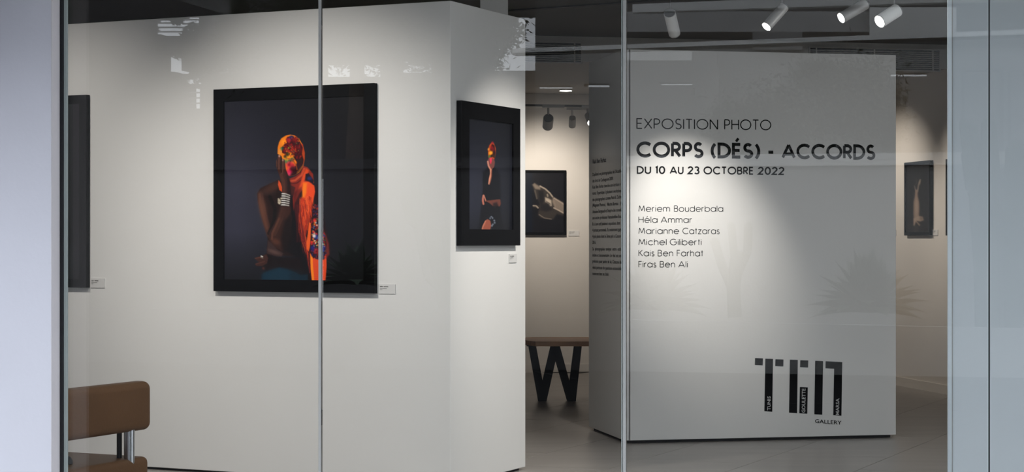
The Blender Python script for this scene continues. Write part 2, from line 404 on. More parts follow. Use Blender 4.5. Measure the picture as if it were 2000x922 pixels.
# ================================================================ DISPLAY PANEL
A0 = P(1219.5, 0, 13.1); A0.z = 0
PW = 2.0; PD = 1.02; ZB = .024; ZT = 2.731
front = Plane(A0, uP, -vP); side = Plane(A0, vP, -uP)
panel = thing('display_panel', (A0.x, A0.y, 0), 'freestanding white block panel carrying the black exhibition lettering', 'display panel')
MB().obox(A0+UP*ZB, uP*PW, vP*PD, UP*(ZT-ZB)).build('panel_body', 'plaster', panel, bevel=.002)
u_b, _ = front.uz(1230, 400)
ur, _ = front.uz(1747.5, 400)
MB().obox(front.at(u_b, ZB+.002, .016), uP*(ur-u_b), vP*.016, UP*(ZT-ZB-.004)).build('front_board', 'plaster', panel, bevel=.001)
MB().obox(front.at(u_b-.0045, ZB+.004, .003), uP*.0035, vP*.002, UP*(ZT-ZB-.006)).build('edge_seam', 'base', panel)
MB().obox(A0+uP*.03+vP*.03+UP*.003, uP*(PW-.06), vP*(PD-.06), UP*(ZB-.003)).build('plinth', 'base', panel)
fb = Plane(A0-vP*.016, uP, -vP)
def C3(x, y): return (1220+x/2.7115, 200+y/2.7115)
def word(txt, x0, x1, y0, y1, cap, w, gap, nm, lab=None, m='vinyl'):
    q, wid = word_quads(txt, w, gap)
    return stick(fb, q, wid, C3(x0, y0), C3(x1, y1), cap/2.7115, m, nm, panel, label=lab)
word('EXPOSITION', 62, 495, 140, 145.5, 57, .10, .12, 'lettering', 'thin black capitals reading EXPOSITION')
word('PHOTO', 527, 776, 145.8, 148.5, 57, .10, .10, 'lettering', 'thin black capitals reading PHOTO')
word('CORPS', 62, 418, 292, 296, 86, .20, .06, 'lettering', 'bold black capitals reading CORPS')
word('(DÉS)', 455, 718, 296, 299.5, 84, .20, .06, 'lettering', 'bold black capitals reading DÉS in brackets')
word('-', 755, 793, 299, 299.5, 84, .20, .06, 'lettering', 'bold black hyphen')
word('ACCORDS', 830, 1328, 300, 305.5, 83, .20, .05, 'lettering', 'bold black capitals reading ACCORDS')
for t_, a, b in (('DU', 64, 140), ('10', 160, 215), ('AU', 238, 312), ('23', 333, 397), ('OCTOBRE', 417, 683), ('2022', 705, 846)):
    word(t_, a, b, 379+(a-64)*.0077, 379+(b-64)*.0077, 43, .18, .10, 'lettering', 'medium black date lettering reading '+t_)
def name_words(first, words, y):
    for t_, a, b in words: word(t_, a, b, y+(a-73)*.002, y+(b-73)*.002, 34, .10, .115, 'lettering', 'thin black lettering reading '+t_)
for ws_, y in (((('Meriem', 73, 240), ('Bouderbala', 261, 522)), 579), ((('Héla', 73, 174), ('Ammar', 191, 357)), 638), ((('Marianne', 73, 288), ('Catzaras', 306, 503)), 697),
               ((('Michel', 73, 222), ('Giliberti', 239, 407)), 756), ((('Kais', 73, 158), ('Ben', 175, 257), ('Farhat', 276, 416)), 815), ((('Firas', 73, 168), ('Ben', 186, 267), ('Ali', 284, 334)), 874)):
    name_words('', ws_, y)
# logo
def L3(x, y): return (1440+x/4.19, 660+y/4.19)
def quad_px(pts, m, name, lab=None, lift=.0012):
    o = MB(); o.poly([fb.at(*fb.uz(*L3(*p)), lift) for p in pts]); o = o.build(name, m, panel)
    if lab: o['label'] = lab
for q in ([(145, 165), (210, 168), (208, 225), (143, 222)], [(229, 170), (292, 172), (286, 605), (221, 600)], [(312, 174), (378, 177), (376, 234), (310, 231)],
          [(430, 178), (495, 180), (489, 617), (423, 612)], [(515, 183), (581, 185), (579, 243), (513, 240)], [(512, 402), (577, 405), (572, 621), (507, 617)],
          [(637, 187), (702, 190), (695, 629), (630, 625)], [(722, 191), (859, 198), (858, 257), (721, 249)], [(792, 250), (858, 254), (852, 637), (785, 633)]):
    quad_px(q, 'vinyl', 'logo_bar')
def logo_text(txt, p0, p1, up, m, lab):
    q, wid = font_quads(txt, .012)
    u0, z0 = fb.uz(*L3(*p0)); u1, z1 = fb.uz(*L3(*p1)); u2, z2 = fb.uz(*L3(p0[0]+up[0], p0[1]+up[1]))
    e1 = Vector((u1-u0, z1-z0))/wid; e2 = Vector((u2-u0, z2-z0)); mb = MB()
    for k in q: mb.poly([fb.at(u0+e1.x*p.x+e2.x*p.y, z0+e1.y*p.x+e2.y*p.y, .0022) for p in k])
    mb.build('logo_lettering', m, panel)['label'] = lab
logo_text('GALLERY', (635, 695), (853, 710), (0, -31), 'vinyl', 'small black capitals reading GALLERY')
logo_text('TUNIS', (271, 592), (271.5, 478), (-26, 0), 'white_vinyl', 'white upright capitals reading TUNIS')
logo_text('GOULETTE', (555, 612), (557, 415), (-29, 0), 'white_vinyl', 'white upright capitals reading GOULETTE')
logo_text('MARSA', (832, 630), (833.5, 495), (-27, 0), 'white_vinyl', 'white upright capitals reading MARSA')
# the block's left face: column of small print
small = MB()
def side_line(txt, xa, xb, ya, yb, cap, bold=.0):
    q, wid = font_quads(txt, bold)
    u0, z0 = side.uz(xa, ya); u1, z1 = side.uz(xb, yb); _, zt = side.uz(xa, ya-cap)
    e1 = Vector((u1-u0, z1-z0))/wid; e2 = Vector((0, zt-z0))
    for k in q: small.poly([side.at(u0+e1.x*p.x+e2.x*p.y, z0+e1.y*p.x+e2.y*p.y, .0015) for p in k])
side_line('Kais Ben Farhat', 1158, 1184, 319.5, 316, 8.2, .03)
TL = [('Diplômé en photographie de l\'Acadé-', 1157.5, 1214, 344, 336.5), ('des Arts de Carthage en 2009.', 1157.5, 1198, 356.5, 351.5),
      ('Kais Ben Farhat cherche son écriture v', 1157.5, 1213, 368.5, 362.5), ('rares. Il participe à plusieurs workshops', 1157.5, 1215, 380.5, 375),
      ('des photographes comme Patrick Zachm', 1157.5, 1215, 393, 387), ('(Magnum Photos),   Martin Bureau   (A', 1157.5, 1215, 404, 400),
      ('Antoine Burgeaud et l\'inspire des conseils', 1157.5, 1215, 416.5, 412.5), ('son ancien professeur Hamadeddine Boua', 1157.5, 1215, 428.5, 425.5),
      ('Il a à son actif plusieurs exposition, dont', 1157.5, 1211.5, 440.5, 438.5), ('4 prixset personnels. Il a notamment gagné', 1157.5, 1215.5, 452.5, 451),
      ('4 prix photo dont le 3ème prix « Canson »', 1157.5, 1215.5, 464.5, 464), ('2016.', 1157.5, 1164, 476.5, 476.6),
      ('Sa  photographie  navigue  entre  esth', 1157.5, 1213, 489, 489.5), ('intime et documentaire. Le réel est son', 1157.5, 1214, 501, 502.5),
      ('prétexte pour parler de lui. Chacune de', 1157.5, 1214, 513, 515), ('vient porteuse de questions existentielles', 1157.5, 1215.5, 525, 528), ('traversent dans ses choix', 1157.5, 1189, 537, 538.5)]
for t_, xa, xb, ya, yb in TL: side_line(t_, xa, xb, ya, yb, 6.4, .012)
sp = small.build('small_print', 'ink', panel); sp['kind'] = 'stuff'; sp['label'] = 'column of small dark grey print'

# ================================================================ PAINTED PRINTS (colour per vertex on a flat sheet)
class Paint:
    def __init__(s, X, Y, bg): s.X, s.Y = X, Y; s.c = np.zeros(X.shape+(3,)); s.c[:] = bg
    def mix(s, a, col):
        a = np.clip(a, 0, 1)[..., None]; s.c = s.c*(1-a)+np.asarray(col, float)*a
    def sd(s, pts):
        pts = np.asarray(pts, float); d = np.full(s.X.shape, 1e9); ins = np.zeros(s.X.shape, bool); n = len(pts)
        for i in range(n):
            a, b = pts[i], pts[(i+1) % n]; e = b-a; wx, wy = s.X-a[0], s.Y-a[1]
            t = np.clip((wx*e[0]+wy*e[1])/max(1e-9, e@e), 0, 1); d = np.minimum(d, np.hypot(wx-e[0]*t, wy-e[1]*t))
            if a[1] != b[1]:
                c = (a[1] > s.Y) != (b[1] > s.Y); xi = (b[0]-a[0])*(s.Y-a[1])/(b[1]-a[1])+a[0]; ins ^= c & (s.X < xi)
        return np.where(ins, -d, d)
    def poly(s, pts, col, soft=1.2, al=1.): s.mix((.5-s.sd(pts)/soft)*al if soft < 2 else al/(1+np.exp(s.sd(pts)/soft*3)), col)
    def blob(s, x, y, rx, ry, col, al=1., ang=0., p=1.5):
        c, n = math.cos(math.radians(ang)), math.sin(math.radians(ang)); dx, dy = s.X-x, s.Y-y
        u, v = (dx*c+dy*n)/rx, (-dx*n+dy*c)/ry; s.mix(np.exp(-(u*u+v*v)**p)*al, col)
    def line(s, pts, w, col, al=1.):
        pts = np.asarray(pts, float); d = np.full(s.X.shape, 1e9)
        for a, b in zip(pts[:-1], pts[1:]):
            e = b-a; wx, wy = s.X-a[0], s.Y-a[1]; t = np.clip((wx*e[0]+wy*e[1])/max(1e-9, e@e), 0, 1); d = np.minimum(d, np.hypot(wx-e[0]*t, wy-e[1]*t))
        s.mix(np.clip(w/2+.5-d, 0, 1)*al, col)
def Z(ox, oy, sc): return lambda pts: [(ox+x/sc, oy+y/sc) for x, y in pts]

def paint_main(p):
    A = Z(490, 255, 5.7625); B = Z(490, 400, 5.7625); C = Z(480, 250, 2.975)
    fx = (p.X-437)/276; fy = (p.Y-185)/370
    g = np.clip(1.2-fx*1.0, .34, 1.1)*np.clip(.55+fy*.9, .5, 1)*np.where(fy > .72, 1-(fy-.72)*2.6, 1)
    p.c = np.stack([38*g+7, 38*g+7, 50*g+8], -1)
    # torso and shoulder
    p.poly(C([(190, 302), (130, 328), (85, 350), (68, 378), (68, 410), (84, 480), (105, 560), (122, 610), (126, 650), (120, 740), (345, 745), (330, 620), (300, 480), (290, 330)]), (33, 18, 16), 1.8)
    p.poly(C([(262, 380), (330, 380), (380, 620), (375, 860), (340, 860), (330, 800), (290, 750), (232, 712), (255, 600)]), (15, 12, 16), 3.2)
    p.blob(*C([(160, 345)])[0], 26, 9, (70, 42, 33), .8, -25)
    p.line(C([(84, 385), (88, 430), (104, 500), (124, 570), (138, 620)]), 12, (62, 36, 29), .6); p.line(C([(80, 385), (82, 430), (98, 500), (122, 580)]), 5, (92, 55, 42), .5)
    p.blob(*C([(97, 460)])[0], 8, 26, (104, 66, 52), .7, -10)
    p.blob(*C([(115, 550)])[0], 6, 24, (96, 58, 44), .6, -14)
    p.blob(*C([(205, 420)])[0], 10, 26, (26, 14, 12), .9, 0)
    p.line(C([(140, 400), (170, 470), (165, 540), (145, 590), (135, 612)]), 7, (16, 10, 10), .8)
    # forearm
    p.poly(C([(205, 455), (255, 452), (268, 520), (262, 620), (240, 700), (210, 715), (165, 690), (135, 648), (134, 610), (160, 565), (188, 510)]), (50, 28, 23), 1.8)
    p.line(C([(213, 465), (196, 520), (174, 570), (154, 612), (152, 645)]), 4, (108, 66, 50), .55); p.line(C([(220, 480), (204, 525), (184, 575), (165, 615)]), 9, (84, 50, 38), .45)
    p.blob(*C([(175, 660)])[0], 10, 6, (86, 50, 38), .8, 25)
    p.poly(C([(225, 540), (262, 500), (275, 620), (250, 720), (215, 720), (205, 640)]), (20, 13, 14), 4, .85)
    # lit flank
    p.poly(B([(190, 398), (240, 440), (300, 505), (365, 545), (345, 582), (290, 582), (180, 552)]), (56, 39, 38), 1.8)
    p.blob(*B([(260, 530)])[0], 14, 4, (98, 72, 66), .6, 20)
    # lower hand and forearm
    p.poly(B([(165, 552), (300, 590), (560, 600), (600, 740), (330, 700), (180, 740), (120, 700), (150, 640)]), (22, 14, 16), 2.2)
    p.poly(B([(42, 600), (75, 588), (120, 575), (175, 555), (195, 600), (180, 660), (125, 690), (60, 690), (45, 665), (95, 645), (60, 622)]), (58, 32, 27), 1.5)
    p.line(B([(50, 603), (110, 592)]), 2.4, (92, 56, 46), .8); p.line(B([(55, 668), (150, 640)]), 2.2, (84, 50, 42), .7)
    p.line(B([(116, 578), (132, 584)]), 2.2, (205, 202, 195), .95); p.line(B([(112, 592), (136, 600)]), 1.6, (120, 115, 105), .9)
    p.blob(*B([(140, 715)])[0], 3, 3, (90, 45, 35), .7)
    # teal cloth
    p.poly(B([(120, 780), (210, 735), (320, 706), (400, 722), (490, 752), (560, 790), (640, 780), (640, 885), (118, 885)]), (14, 36, 50), 2.2)
    p.poly(B([(140, 770), (320, 712), (440, 745), (440, 880), (130, 880)]), (17, 47, 64), 4, .8)
    # scarf shadow mass on the right body side
    p.poly(C([(300, 330), (410, 330), (440, 460), (480, 640), (490, 700), (480, 760), (400, 900), (370, 880), (345, 700), (300, 500)]), (30, 14, 18), 3)
    # neck drape
    p.poly(A([(425, 545), (500, 515), (560, 470), (588, 395), (640, 415), (700, 490), (710, 590), (600, 640), (540, 720), (500, 800), (480, 900), (470, 760), (500, 640), (440, 610)]), (128, 38, 28), 1.8)
    p.line(A([(440, 570), (500, 560), (570, 500), (600, 430)]), 4, (196, 78, 46), .8)
    p.line(A([(450, 600), (520, 590), (560, 560)]), 2, (60, 14, 14), .8)
    p.poly(A([(620, 425), (655, 450), (640, 480), (610, 540), (590, 600), (560, 660), (520, 760), (500, 800), (520, 700), (560, 590), (585, 500)]), (214, 72, 34), 2)
    p.poly(A([(615, 490), (650, 480), (705, 560), (700, 600), (660, 575), (610, 560)]), (26, 16, 28), 1.6)
    p.blob(*A([(660, 540)])[0], 5, 4, (36, 44, 96), .9)
    # dangling end under the chin hand
    p.poly(A([(312, 558), (335, 590), (352, 640), (350, 692), (322, 670), (305, 610)]), (206, 74, 32), 1.5)
    for k in range(6): x = 450+k*9; p.line(A([(x, 600), (x+4, 730)]), 1.2, (110, 38, 34), .55)
    # bright fall of the scarf
    p.poly(A([(590, 572), (650, 577), (712, 618), (722, 690), (700, 800), (662, 922), (550, 922), (552, 800), (585, 740), (575, 650)]), (226, 74, 30), 1.6)
    p.poly(A([(588, 590), (630, 590), (625, 700), (600, 765), (575, 760), (580, 680)]), (246, 128, 30), 2.5, .9)
    p.poly(A([(640, 640), (715, 640), (690, 770), (620, 770)]), (232, 70, 36), 3, .6)
    # fringe
    rr = random.Random(3)
    p.poly(A([(548, 760), (692, 760), (668, 860), (655, 990), (640, 1080), (625, 1150), (600, 1180), (580, 1080), (548, 960)]), (196, 56, 26), 3, .8)
    p.poly(A([(480, 700), (560, 640), (552, 900), (560, 1060), (520, 1020), (490, 880)]), (70, 20, 22), 3, .7)
    for k in range(150):
        x0 = rr.uniform(545, 690); y0 = rr.uniform(740, 860); ln = rr.uniform(90, 330); dx = rr.uniform(-30, 60)
        pts = [(x0, y0), (x0+dx*.2+rr.uniform(-8, 8), y0+ln*.35), (x0+dx*.5+rr.uniform(-10, 10), y0+ln*.7), (x0+dx*.6, y0+ln)]
        p.line(A(pts), rr.uniform(.3, .9), rr.choice([(240, 84, 34), (206, 56, 26), (150, 30, 22), (250, 116, 60), (90, 18, 20)]), .75)
    for k in range(60):
        t = rr.random(); x0 = 560+t*90+rr.uniform(-30, 20); y0 = 150+t*330; ln = rr.uniform(120, 330)
        p.line(B([(x0, y0), (x0+rr.uniform(0, 20), y0+ln*.5), (x0+rr.uniform(10, 55), min(860, y0+ln))]), rr.uniform(.5, 1.1), rr.choice([(206, 62, 32), (120, 24, 26), (80, 16, 22), (235, 90, 40)]), .6)
    for k in range(24):
        x0 = rr.uniform(480, 560); p.line(B([(x0, 0), (x0+rr.uniform(0, 30), 160), (x0+rr.uniform(20, 70), 420)]), .9, (84, 22, 24), .35)
    # patterned strip
    p.poly(B([(690, 60), (760, 0), (790, 200), (850, 420), (870, 560), (700, 570), (672, 470), (680, 330), (685, 200)]), (30, 14, 20), 2)
    p.poly(B([(815, 280), (850, 350), (878, 440), (885, 560), (850, 600), (830, 540), (850, 450)]), (104, 36, 30), 2.2)
    p.poly(B([(655, 198), (676, 205), (672, 380), (664, 480), (650, 525), (628, 500), (624, 430), (640, 330)]), (232, 92, 34), 1.5)
    cols = [(210, 40, 34), (232, 150, 36), (240, 225, 200), (28, 44, 120), (30, 96, 60), (180, 30, 50), (16, 10, 14), (120, 16, 20)]
    for k in range(330):
        x = rr.uniform(684, 838); y = rr.uniform(150, 560)
        if x > 760 and y < 300: continue
        w_ = rr.choice(cols); p.blob(*B([(x, y)])[0], rr.uniform(.9, 2.0), rr.uniform(.9, 2.2), w_, .85)
    for k in range(60):
        x = rr.uniform(700, 770); y = rr.uniform(0, 150); p.blob(*B([(x, y)])[0], 1.6, 1.6, rr.choice([(120, 26, 28), (30, 40, 100), (20, 12, 18), (170, 60, 40)]), .7)
    for x, y, r, c in ((697, 490, 5, (24, 34, 120)), (812, 490, 5, (24, 34, 120)), (738, 362, 4, (24, 44, 130)), (712, 350, 3.5, (236, 230, 226)), (740, 525, 6, (170, 30, 36)), (740, 525, 2.4, (90, 12, 18)), (684, 425, 3, (214, 34, 36)), (716, 175, 3.5, (220, 40, 40))):
        p.blob(*B([(x, y)])[0], r, r*1.2, c, .9)
    # lower orange end
    p.poly(B([(668, 545), (700, 585), (752, 612), (800, 620), (848, 552), (852, 690), (838, 885), (690, 885), (672, 720)]), (222, 72, 34), 1.5)
    p.poly(B([(668, 552), (694, 590), (700, 700), (716, 880), (692, 882), (674, 720)]), (250, 132, 28), 1.6)
    for k in range(40): x = rr.uniform(684, 848); p.blob(*B([(x, 560+abs(x-760)*-.2+rr.uniform(0, 60))])[0], 1.8, 2, rr.choice([(40, 12, 20), (24, 30, 90), (130, 20, 26)]), .8)
    for k in range(7): p.line(B([(705, 700+k*26), (835, 704+k*26)]), .6, (180, 50, 26), .35)
    # headscarf
    head = A([(445, 46), (395, 56), (345, 86), (318, 130), (302, 190), (300, 262), (345, 290), (352, 318), (382, 350), (392, 430), (415, 492), (440, 512), (500, 500), (545, 470), (590, 398), (604, 320), (603, 240), (582, 160), (545, 95), (495, 56)])
    p.poly(head, (226, 118, 22), 1.5)
    p.blob(*A([(378, 135)])[0], 6, 7, (250, 150, 30), .8, -30)
    p.poly(A([(560, 150), (585, 165), (606, 250), (604, 330), (588, 400), (575, 300), (580, 220)]), (176, 62, 26), 1.8)
    dark = A([(410, 72), (460, 60), (515, 78), (560, 140), (584, 190), (575, 260), (592, 330), (585, 395), (545, 460), (500, 500), (440, 512), (412, 485), (440, 420), (500, 400), (520, 360), (480, 300), (462, 250), (430, 240), (390, 268), (352, 250), (348, 190), (380, 150), (405, 140), (395, 100)])
    p.poly(dark, (44, 12, 18), 1.8)
    for x, y, r, c in ((425, 200, 9, (150, 22, 22)), (425, 200, 4, (36, 14, 14)), (425, 196, 1.8, (150, 150, 50)), (515, 215, 10, (112, 14, 20)), (520, 225, 4, (60, 8, 14)), (425, 105, 5, (196, 36, 56)), (495, 100, 6, (130, 22, 26)), (455, 76, 4, (36, 40, 90)),
                       (352, 205, 3.5, (20, 90, 70)), (380, 225, 4, (120, 16, 20)), (415, 335, 6, (20, 120, 84)), (455, 325, 5, (16, 80, 60)), (402, 350, 4, (22, 130, 84)), (435, 385, 8, (214, 40, 66)), (432, 385, 3, (120, 16, 30)), (470, 400, 5, (170, 26, 46)), (430, 460, 6, (220, 36, 84)), (425, 488, 4, (226, 60, 96)),
                       (470, 430, 5, (60, 14, 22)), (410, 300, 7, (250, 150, 26)), (445, 282, 5, (244, 140, 30)), (410, 268, 4, (30, 40, 20)), (385, 292, 3, (40, 40, 16)), (560, 340, 6, (40, 24, 18)), (540, 300, 5, (60, 14, 20))):
        p.blob(*A([(x, y)])[0], r, r, c, .9)
    for k in range(170):
        a = rr.uniform(0, 6.28); r = rr.uniform(0, 1); x = 475+115*r*math.cos(a); y = 220+160*r*math.sin(a)
        if (x < 400 and y > 300): continue
        p.blob(*A([(x, y)])[0], rr.uniform(.8, 1.8), rr.uniform(.8, 1.8), rr.choice([(24, 8, 14), (150, 26, 26), (190, 50, 36), (20, 50, 50), (90, 14, 20), (210, 120, 40)]), .65)
    p.line(A([(470, 330), (510, 390), (520, 440)]), 2, (150, 70, 30), .8); p.line(A([(585, 390), (540, 450), (520, 470)]), 2.2, (130, 80, 40), .7)
    for k in range(6): p.line(A([(312, 215+k*9), (345, 205+k*12)]), .9, (200, 170, 110), .6)
    # hand over the face
    p.poly(A([(302, 300), (308, 280), (330, 275), (342, 300), (348, 322), (362, 318), (380, 330), (386, 380), (392, 440), (420, 500), (444, 580), (446, 650), (436, 720), (352, 712), (352, 630), (326, 520), (300, 450), (282, 400), (284, 350)]), (62, 34, 28), 1.5)
    p.line(A([(322, 290), (312, 370), (316, 430)]), 3.6, (92, 54, 44), .8); p.line(A([(292, 340), (294, 400)]), 2.4, (84, 48, 38), .8); p.line(A([(360, 330), (362, 420), (352, 480)]), 3.4, (92, 54, 44), .8)
    p.line(A([(300, 330), (300, 420)]), 1, (24, 12, 12), .9); p.line(A([(343, 310), (338, 430), (345, 470)]), 1.4, (20, 10, 10), .9)
    p.blob(*A([(320, 287)])[0], 2, 2.4, (196, 150, 130), .9); p.blob(*A([(360, 332)])[0], 1.7, 2.6, (170, 126, 110), .9)
    p.line(A([(340, 500), (368, 580), (372, 700)]), 6, (84, 48, 38), .6)
    p.poly(A([(400, 470), (446, 590), (446, 720), (410, 720), (412, 600)]), (22, 12, 14), 3, .8)
    p.poly(A([(330, 840), (440, 840), (455, 900), (400, 990), (300, 980), (315, 900)]), (56, 31, 25), 2, .7)
    for k in range(6):
        y = 712+k*25
        p.line(A([(350-k*1.5, y), (395, y+2), (436-k*2, y+18-k*2)]), 2.4, (172, 168, 162), .95); p.line(A([(355-k, y-3), (385, y-2)]), 1.1, (240, 238, 235), .95)
        p.line(A([(352, y+11), (432-k*2, y+24)]), 1.0, (40, 30, 28), .8)
    for x, y in ((312, 772), (312, 792), (312, 812), (326, 786), (330, 806), (322, 822), (342, 764)): p.blob(*A([(x, y)])[0], 2.1, 1.9, (196, 184, 160), .95)
    n = RNG.normal(0, 1.2, p.X.shape)[..., None]; p.c = np.clip(p.c+n, 0, 255)

def paint_second(p):
    E = Z(925, 270, 9.214); G = Z(925, 370, 9.214)
    fx = (p.X-912)/95; fy = (p.Y-215)/250
    g = np.clip(1.1-fx*.55, .3, 1.1)*np.clip(.6+fy*.9, .5, 1.1)*np.where(fy > .75, 1-(fy-.75)*1.8, 1)
    p.c = np.stack([31*g+5, 33*g+5, 44*g+6], -1)
    p.poly(E([(165, 600), (230, 560), (270, 480), (380, 520), (440, 600), (480, 680), (490, 1000), (480, 1300), (560, 1790), (60, 1790), (110, 1500), (160, 1000)]), (14, 15, 22), 2)
    p.poly(E([(320, 80), (365, 90), (400, 180), (400, 260), (385, 350), (330, 470), (290, 400), (262, 330), (260, 220), (280, 130)]), (170, 66, 26), 1.6)
    p.poly(E([(330, 100), (375, 130), (395, 260), (380, 360), (335, 330), (300, 200)]), (44, 14, 18), 1.6)
    for x, y, r, c in ((325, 170, 3, (140, 20, 30)), (350, 200, 3, (110, 16, 28)), (295, 270, 3, (232, 150, 30)), (320, 262, 3, (240, 160, 40)), (285, 330, 2.4, (60, 110, 60)), (320, 320, 2, (20, 24, 18)), (268, 200, 2, (220, 140, 50)), (340, 85, 2.4, (150, 30, 36)), (370, 320, 2.4, (60, 44, 24))):
        p.blob(*E([(x, y)])[0], r, r*1.3, c, .9)
    p.poly(E([(255, 380), (290, 350), (370, 380), (385, 430), (370, 520), (330, 560), (300, 570), (265, 520), (245, 450)]), (110, 62, 56), 1.5)
    p.poly(E([(285, 360), (325, 350), (330, 400), (312, 470), (296, 440)]), (214, 44, 76), 1.3)
    p.line(E([(255, 420), (270, 500), (305, 560), (312, 600)]), 3, (196, 130, 110), .9)
    p.poly(E([(295, 560), (330, 560), (328, 680), (305, 790), (280, 840), (262, 820), (275, 720), (295, 640)]), (206, 136, 110), 1.4)
    p.line(E([(325, 580), (318, 700), (290, 820)]), 1.6, (110, 56, 44), .8)
    p.line(G([(178, 110), (168, 160), (166, 210), (178, 262)]), 3.6, (190, 112, 92), .95); p.line(G([(182, 108), (200, 150), (218, 205)]), 2.6, (186, 120, 100), .95)
    p.poly(G([(215, 200), (300, 195), (430, 180), (480, 180), (492, 260), (470, 310), (430, 300), (350, 305), (290, 250), (240, 225)]), (104, 56, 46), 1.8)
    p.poly(G([(350, 250), (420, 230), (450, 300), (400, 330), (350, 310)]), (24, 18, 22), 2.5, .8)
    p.poly(G([(210, 560), (250, 535), (300, 560), (318, 650), (300, 720), (240, 790), (180, 830), (150, 830), (132, 760), (160, 650)]), (150, 78, 60), 1.5)
    p.line(G([(215, 570), (165, 680), (145, 800)]), 2.4, (200, 124, 98), .8)
    for x, y in ((300, 520), (320, 495), (340, 515), (372, 560), (345, 630), (330, 655), (378, 600)): p.blob(*G([(x, y)])[0], 2.0, 2.0, (126, 134, 148), .85)
    p.blob(*G([(318, 515)])[0], 1.4, 1.4, (20, 22, 30), .9)
    p.line(G([(125, 760), (112, 850)]), 2.0, (150, 170, 190), .8); p.line(G([(316, 700), (318, 840)]), 1.2, (60, 90, 100), .7); p.line(G([(236, 800), (228, 850)]), 1.4, (110, 110, 120), .6)

def paint_drape(p):
    G = Z(1025, 325, 6.355)
    p.c[:] = (22, 21, 25)
    p.poly(G([(15, 50), (90, 50), (90, 850), (15, 850)]), (20, 26, 38), 5)
    p.poly(G([(95, 228), (120, 208), (190, 240), (270, 285), (325, 340), (350, 375), (495, 460), (495, 620), (400, 590), (350, 660), (200, 640), (160, 600), (180, 520), (105, 510), (100, 490), (190, 480), (170, 420), (120, 320)]), (58, 52, 48), 2)
    p.poly(G([(95, 228), (120, 208), (150, 230), (195, 258), (190, 290), (130, 280)]), (128, 116, 104), 2)
    p.line(G([(190, 245), (255, 280), (310, 330), (345, 378)]), 2.6, (178, 164, 148), .9)
    p.line(G([(125, 300), (150, 400)]), 3, (92, 84, 76), .8); p.poly(G([(165, 300), (230, 300), (250, 400), (215, 470), (180, 450)]), (26, 24, 26), 3, .85)
    p.poly(G([(250, 385), (290, 395), (330, 420), (335, 490), (310, 500), (280, 450), (255, 440)]), (186, 172, 156), 2)
    p.line(G([(265, 430), (320, 470)]), 1.2, (70, 62, 58), .8); p.line(G([(280, 350), (285, 370)]), 3, (150, 138, 124), .9)
    p.poly(G([(350, 378), (495, 462), (495, 590), (420, 545), (370, 515), (340, 440)]), (140, 126, 114), 2)
    p.line(G([(365, 395), (490, 475)]), 2, (184, 168, 152), .8); p.line(G([(360, 515), (420, 545), (490, 585)]), 2.4, (190, 174, 158), .85)
    for k in range(6): p.line(G([(370+k*18, 410+k*10), (400+k*14, 520+k*8)]), 1, (100, 90, 82), .5)
    p.line(G([(105, 488), (140, 490), (165, 515)]), 2.6, (160, 148, 134), .95)
    p.line(G([(180, 600), (240, 640), (330, 655)]), 2, (128, 116, 104), .8)
    p.poly(G([(200, 470), (300, 460), (340, 540), (260, 560), (190, 540)]), (30, 28, 30), 3, .85)

def paint_tall(p):
    H = Z(1750, 300, 5.27)
    p.c[:] = (30, 28, 29)
    p.line(H([(250, 270), (232, 320), (222, 390)]), 3.2, (150, 134, 120), .7); p.line(H([(190, 335), (205, 390)]), 2.6, (120, 106, 96), .7); p.blob(*H([(245, 300)])[0], 2.4, 5, (160, 144, 128), .6)
    p.line(H([(205, 265), (215, 300), (200, 320)]), 1.5, (80, 72, 66), .7)
    p.poly(H([(200, 370), (222, 372), (225, 440), (240, 500), (242, 570), (238, 640), (225, 680), (185, 690), (178, 620), (180, 500), (192, 440)]), (148, 126, 110), 2.2)
    p.blob(*H([(212, 560)])[0], 3, 18, (178, 156, 138), .6)
    p.poly(H([(180, 670), (230, 640), (275, 650), (285, 685), (250, 700), (215, 695), (250, 735), (240, 745), (205, 705), (192, 745), (178, 740)]), (168, 146, 128), 2)
    p.blob(*H([(205, 790)])[0], 6, 10, (66, 58, 54), .7); p.blob(*H([(262, 668)])[0], 4, 4, (120, 102, 90), .7)
    for k in range(4): p.line(H([(110, 740+k*12), (150, 730+k*12)]), .9, (70, 64, 60), .6)

def paint_plain(p): p.c[:] = (34, 33, 36); p.c = p.c*np.clip(1.1-(p.Y-p.Y.min())[..., None]/700, .5, 1.2)

def print_mat(name, gain, rough=.3):
    m = bpy.data.materials.new(name); m.use_nodes = True; nt = m.node_tree; b = nt.nodes['Principled BSDF']
    at = nt.nodes.new('ShaderNodeAttribute'); at.attribute_name = 'print_colour'
    mx = nt.nodes.new('ShaderNodeVectorMath'); mx.operation = 'SCALE'; mx.inputs['Scale'].default_value = gain
    nt.links.new(at.outputs['Color'], mx.inputs[0]); nt.links.new(mx.outputs[0], b.inputs['Base Color'])
    b.inputs['Roughness'].default_value = rough; b.inputs['Specular IOR Level'].default_value = .25
    return m

